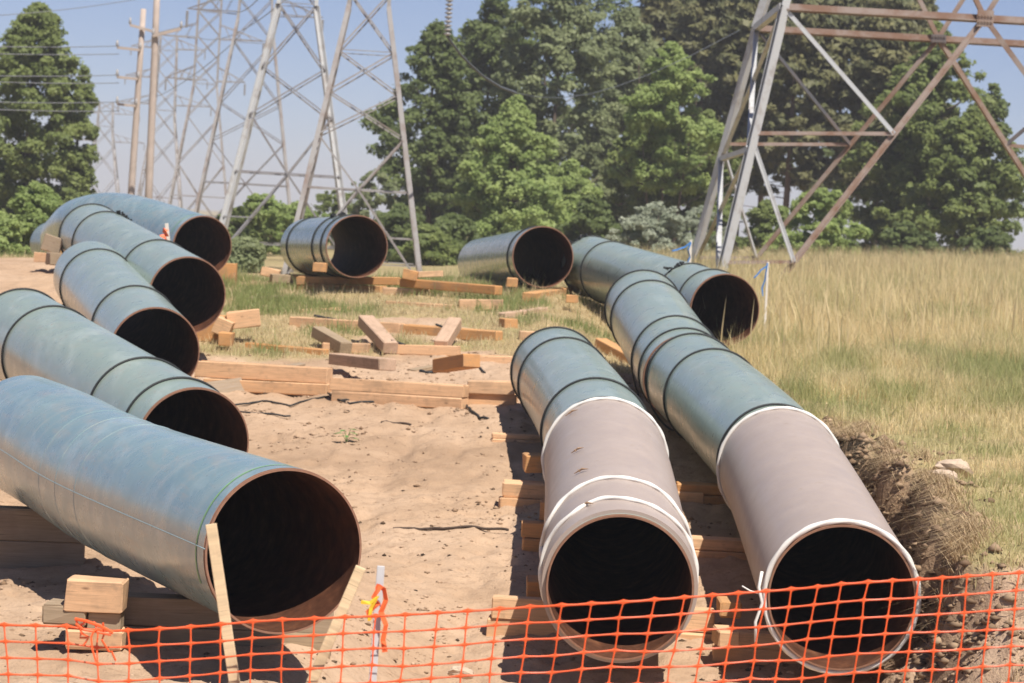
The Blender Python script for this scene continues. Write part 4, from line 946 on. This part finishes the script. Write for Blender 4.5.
def tree(px, Y, hw_px, top_y, label, mtl, name='broadleaf_tree', prof='oval', seed=1, low=.08, clumps=70, per=170, leaf=.20, clump=None, bark=M_BARK, cat='tree', trunk_r=.16, group=None, lean=0, depth=1.0, ragged=.12, updir=.5, multi=1):
    X = xat(px, Y, EYE + max(.2, (HY - top_y) * .4 / F * Y)); gz = zt(X, Y); H = zrow(X, top_y, Y) - gz; W = hw_px / F * Y
    root = empty(name, (X, Y, gz), label, cat, group); cr_ = (clump or max(.22 * W + .25, .4)) * .68; clumps = int(clumps * 2.2); per = int(per * 1.3); leaf *= .62
    def env(v):
        if prof == 'oval': return min(1, v * 4 + .55) * max(0, 1 - v ** 2.6) ** .75
        if prof == 'lobe': return min(1, v * 2 + .72) * max(0, 1 - v ** 2.6) ** .62
        if prof == 'cone': return (1 - v ** 1.35) ** .8 * min(1, v * 6 + .45)
        if prof == 'bush': return max(0, 1 - v ** 2.2) ** .5
        if prof == 'column': return min(1, v * 5 + .5) * (1 - v ** 3) ** .6
        if prof == 'round': return math.sqrt(max(0, 1 - (2 * v - 1) ** 2))
    def centers(g, n):
        out = []
        for _ in range(n):
            v = g.random() ** .9; e = env(v); a = g.uniform(0, 2 * math.pi); rr = (.35 + .65 * g.random() ** .5) if g.random() < .85 else g.random() * .5
            rag = 1 + ragged * 2 * (vnoise(a * 1.3 + 5, v * 5, seed % 31) - .5) * 2
            rad = cr_ * g.uniform(.6, 1.25) * (.55 + .45 * e)
            R_ = max(W * e * rag - rad * .55, 0.02) * rr
            z = H * (low + (1 - low) * v) - rad * .4 * (v > .8)
            out.append((np.array([R_ * math.cos(a) + lean * z, R_ * math.sin(a) * depth, z]), rad, g.uniform(.15, .85)))
        return out
    crown_mesh('crown', root, mtl, centers, clumps, per, leaf, cr_, seed, updir)
    g = np.random.default_rng(seed + 500); mb = MB()
    for k in range(multi):
        ox = (k - (multi - 1) / 2) * W * .5
        pts = [Vector((ox * (.4 + .6 * t) + lean * H * t + .12 * math.sin(3 * t + seed + k), .1 * math.cos(4 * t + seed), -.2 + H * .92 * t)) for t in np.linspace(0, 1, 8)]
        mb.tube(pts, [trunk_r * (1 - .85 * t) * (1.35 if t == 0 else 1) for t in np.linspace(0, 1, 8)], 8)
        for q in range(int(9 if W > .8 else 4)):
            t = g.uniform(.2, .8); i = int(t * 7); s = pts[i].lerp(pts[min(i + 1, 7)], t * 7 - i); a = g.uniform(0, 2 * math.pi); Lb = W * env(t) * .75
            e = s + Vector((math.cos(a) * Lb, math.sin(a) * Lb * depth, Lb * .55)); m_ = s.lerp(e, .5) + Vector((0, 0, -.08 * Lb))
            mb.tube([s, m_, e], [trunk_r * (1 - .85 * t) * .5, trunk_r * .22, .012], 6)
    mb.build('trunk', bark, root, smooth=True)
    return root
def pine(px, Y, hw_px, top_y, label, seed, bare=.45):
    X = xat(px, Y, EYE + max(.2, (HY - top_y) * .4 / F * Y)); gz = zt(X, Y); H = zrow(X, top_y, Y) - gz; W = hw_px / F * Y
    root = empty('pine_tree', (X, Y, gz), label, 'pine tree', 'pines in the grove')
    def centers(g, n):
        out = []
        nw = max(10, n // 8)
        for k in range(nw):
            v = k / nw; z = H * (bare * .55 + (1 - bare * .55) * v); a0 = g.uniform(0, 6.28); sparse = .45 if v < bare else 1
            for j in range(8):
                if g.random() > sparse: continue
                a = a0 + j * .785 + g.normal(0, .2); Lb = W * min(1.05, (1 - v) ** .5 * 1.3) * g.uniform(.6, 1.1)
                for f in (.55, .95):
                    out.append((np.array([Lb * f * math.cos(a), Lb * f * math.sin(a), z + .10 * Lb * f + g.normal(0, .1)]), .42 * g.uniform(.7, 1.25), g.uniform(.1, .9)))
        return out
    crown_mesh('crown', root, L_PINE, centers, 230, 80, .15, .42, seed, .4, aspect=3.2, flat=.6)
    mb = MB(); mb.tube([Vector((.06 * math.sin(5 * t + seed), 0, -.2 + H * t)) for t in np.linspace(0, 1, 8)], [.19 * (1 - .88 * t) for t in np.linspace(0, 1, 8)], 8)
    g = np.random.default_rng(seed)
    for k in range(26):
        t = g.uniform(.12, .9); a = g.uniform(0, 6.28); Lb = W * (1 - t) ** .6 * g.uniform(.5, .9); s = Vector((0, 0, H * t)); mb.tube([s, s + Vector((math.cos(a) * Lb, math.sin(a) * Lb, .08 * Lb))], [.035, .008], 5)
    mb.build('trunk', M_PINEBARK, root, smooth=True)
GG = 'trees of the grove'
# left edge
tree(32, 105, 68, 2, 'big dense rounded green tree at the left edge', L_MID, prof='lobe', seed=3, low=.0, clumps=270, per=150, clump=.62, ragged=.18, leaf=.17)
tree(80, 108, 24, 66, 'narrow tree leaning on the right flank of the big left tree', L_MID, prof='lobe', seed=9, low=.02, clumps=50, per=130, clump=.5, leaf=.17)
tree(-22, 112, 45, 60, 'dark tree cut by the left picture edge', L_DARK, prof='oval', seed=4, low=.0, clumps=60, per=130, leaf=.18)
tree(38, 74, 36, 182, 'yellow green bush behind the grey pipe end', L_BRIGHT, 'shrub', 'bush', 5, 0, 60, 150, .12, .36, cat='shrub', trunk_r=.05, group='shrubs along the back of the strip')
tree(2, 70, 26, 212, 'low green bush at the left edge below the big tree', L_BRIGHT, 'shrub', 'bush', 6, 0, 40, 140, .12, .32, cat='shrub', trunk_r=.05, group='shrubs along the back of the strip')
# shrubs between the left row and the grove
for (px, Y, hw, ty_, m_, lb, sd_) in ((240, 84, 30, 208, L_MID, 'round shrub just right of the back blue pipe mouth', 12), (262, 92, 34, 192, L_BRIGHT, 'taller shrub standing between the pale tower legs', 13), (296, 96, 36, 203, L_BRIGHT, 'lighter shrub behind the left leg of the rust stained tower', 14), (246, 62, 26, 238, L_GREY, 'low greyish weeds in front of the round shrub', 15), (336, 120, 44, 190, L_MID, 'rounded shrub seen through the rust stained tower', 16), (376, 110, 38, 168, L_GREY, 'greyish small tree behind the right leg of the rust stained tower', 17), (400, 92, 36, 204, L_DARK, 'dark shrub right of the short see through pipe', 18), (428, 84, 32, 226, L_MID, 'low shrub below the dark edge of the grove', 19), (455, 86, 30, 214, L_DARK, 'dark shrub directly behind the slate pipe', 20)):
    tree(px, Y, hw, ty_, lb, m_, 'shrub', 'bush', sd_, 0, 60, 140, .13, .38, cat='shrub', trunk_r=.05, group='shrubs along the back of the strip', ragged=.25)
# the grove
tree(432, 113, 62, 22, 'dark tree at the left end of the grove', L_DARK, seed=21, low=.0, clumps=150, per=150, clump=.7, group=GG, ragged=.3, prof='lobe')
tree(488, 120, 60, -14, 'tall dark tree behind the left part of the grove', L_DARK, seed=22, low=.0, clumps=130, per=150, clump=.8, group=GG, ragged=.2, prof='lobe')
tree(556, 116, 70, -50, 'tall grey green tree in the middle of the grove', L_GREY, seed=23, low=.0, clumps=170, per=170, clump=.75, group=GG, ragged=.2, prof='lobe')
tree(512, 100, 84, 96, 'bright green rounded tree in front of the grove', L_BRIGHT, seed=24, low=.0, clumps=170, per=170, clump=.62, leaf=.16, group=GG, prof='cone', ragged=.3)
tree(570, 104, 40, 160, 'lower bright green tree right of the rounded one', L_BRIGHT, seed=25, low=.0, clumps=70, per=150, clump=.55, leaf=.16, group=GG, prof='oval', ragged=.2)
tree(622, 121, 62, 6, 'grey green tree between the tall middle one and the yellowish one', L_GREY, seed=26, low=.0, clumps=130, per=160, clump=.75, group=GG, ragged=.2, prof='lobe')
tree(666, 106, 60, 42, 'yellowish green tree with bare stems left of the large tower', L_BRIGHT, seed=27, low=.32, clumps=110, per=160, clump=.6, leaf=.16, group=GG, multi=3, trunk_r=.07, ragged=.3)
tree(640, 110, 52, 120, 'mid green lower tree under the yellowish one', L_MID, seed=28, low=.0, clumps=80, per=150, clump=.6, group=GG, ragged=.2)
tree(704, 109, 44, 110, 'mid green tree behind the legs of the large tower', L_MID, seed=29, low=.0, clumps=80, per=150, clump=.6, group=GG, ragged=.2)
for k, (px, Y, hw, ty_, lb) in enumerate(((700, 128, 44, -35, 'tall pine behind the yellowish green tree'), (742, 124, 46, -20, 'pine just right of the large tower legs'), (790, 118, 50, -45, 'pine under the left part of the tower girder'), (838, 122, 48, -30, 'pine in the middle of the tower opening'), (878, 116, 44, -10, 'pine beside the right broadleaf trees'), (765, 134, 45, -60, 'rear pine showing between the front ones'), (905, 130, 40, -15, 'rear pine behind the right broadleaf trees'), (655, 134, 46, -24, 'rear pine above the grey green tree'))):
    pine(px, Y, hw, ty_, lb, 60 + k)
tree(928, 110, 72, 22, 'large mid green tree right of the pines', L_MID, seed=31, low=.05, clumps=160, per=160, clump=.7, group=GG, ragged=.25)
tree(968, 106, 54, 108, 'broad lower tree at the right end of the grove', L_MID, seed=32, low=.16, clumps=110, per=150, clump=.62, group=GG, ragged=.3)
tree(988, 112, 36, 84, 'thin topped tree at the right edge of the grove', L_DARK, seed=33, low=.12, clumps=70, per=140, clump=.6, group=GG, ragged=.3)
tree(900, 112, 40, 110, 'shadowy tree between pines and right broadleaf trees', L_DARK, seed=34, low=.0, clumps=80, per=140, clump=.62, group=GG, ragged=.2)
for k, (px, hw, ty_, lb) in enumerate(((470, 60, 20, 'dark tree at the far back of the grove, left end'), (540, 70, -10, 'dark tree filling the back of the grove behind the grey green one'), (610, 70, -20, 'dark tree at the back of the grove above the yellowish one'), (690, 70, -10, 'dark tree at the back of the grove behind the tower legs'), (870, 70, 20, 'dark tree at the back of the grove behind the right pines'))):
    tree(px, 142 + 2 * k, hw, ty_, lb, L_DARK, seed=80 + k, low=.0, clumps=80, per=90, clump=1.0, leaf=.26, group=GG, prof='lobe', ragged=.15)
tree(820, 88, 56, 188, 'light green spreading shrub under the pines', L_BRIGHT, 'shrub', 'bush', 35, 0, 80, 150, .14, .42, cat='shrub', trunk_r=.06, group='shrubs along the back of the strip', ragged=.25)
tree(765, 92, 34, 200, 'green shrub between the tower leg and the spreading one', L_MID, 'shrub', 'bush', 36, 0, 50, 150, .14, .38, cat='shrub', trunk_r=.06, group='shrubs along the back of the strip', ragged=.25)
tree(655, 84, 42, 202, 'silvery willow shrub left of the large tower', L_SILVER, 'shrub', 'bush', 37, 0, 60, 170, .10, .36, cat='shrub', trunk_r=.05, group='shrubs along the back of the strip', ragged=.35, updir=.2)
tree(700, 86, 30, 206, 'smaller silvery shrub behind the tower legs', L_SILVER, 'shrub', 'bush', 38, 0, 40, 160, .10, .32, cat='shrub', trunk_r=.05, group='shrubs along the back of the strip', ragged=.35, updir=.2)
tree(590, 90, 34, 196, 'dark green shrub behind the joint of slate and field edge pipes', L_DARK, 'shrub', 'bush', 39, 0, 50, 150, .14, .38, cat='shrub', trunk_r=.05, group='shrubs along the back of the strip', ragged=.2)
tree(990, 98, 34, 226, 'low dark shrub at the right edge of the field', L_DARK, 'shrub', 'bush', 40, 0, 40, 140, .14, .36, cat='shrub', trunk_r=.05, group='shrubs along the back of the strip', ragged=.3)
tree(905, 98, 44, 222, 'low dark shrub under the shadowy tree', L_DARK, 'shrub', 'bush', 41, 0, 50, 140, .14, .36, cat='shrub', trunk_r=.05, group='shrubs along the back of the strip', ragged=.3)

# ------------------------------------------------------------------ the hazy summer air
hz = MB(); hx, h0, h1, hb, ht = 950, -25, 2550, -3.0, 46.0
hz.add([(-hx, h0, hb), (hx, h0, hb), (hx, h1, hb), (-hx, h1, hb), (-hx, h0, ht), (hx, h0, ht), (hx, h1, ht), (-hx, h1, ht)],
       [(3, 2, 1, 0), (4, 5, 6, 7), (0, 1, 5, 4), (1, 2, 6, 5), (2, 3, 7, 6), (3, 0, 4, 7)])
hm = bpy.data.materials.new('haze'); hm.use_nodes = True; ht_ = hm.node_tree; ht_.nodes.clear()
vo = ht_.nodes.new('ShaderNodeVolumePrincipled'); oo = ht_.nodes.new('ShaderNodeOutputMaterial'); ht_.links.new(vo.outputs[0], oo.inputs['Volume'])
vo.inputs['Color'].default_value = (.95, .93, .95, 1); vo.inputs['Density'].default_value = .0006; vo.inputs['Anisotropy'].default_value = .0
tag(hz.build('haze', hm), 'thin summer haze in the air', None, None, 'stuff')
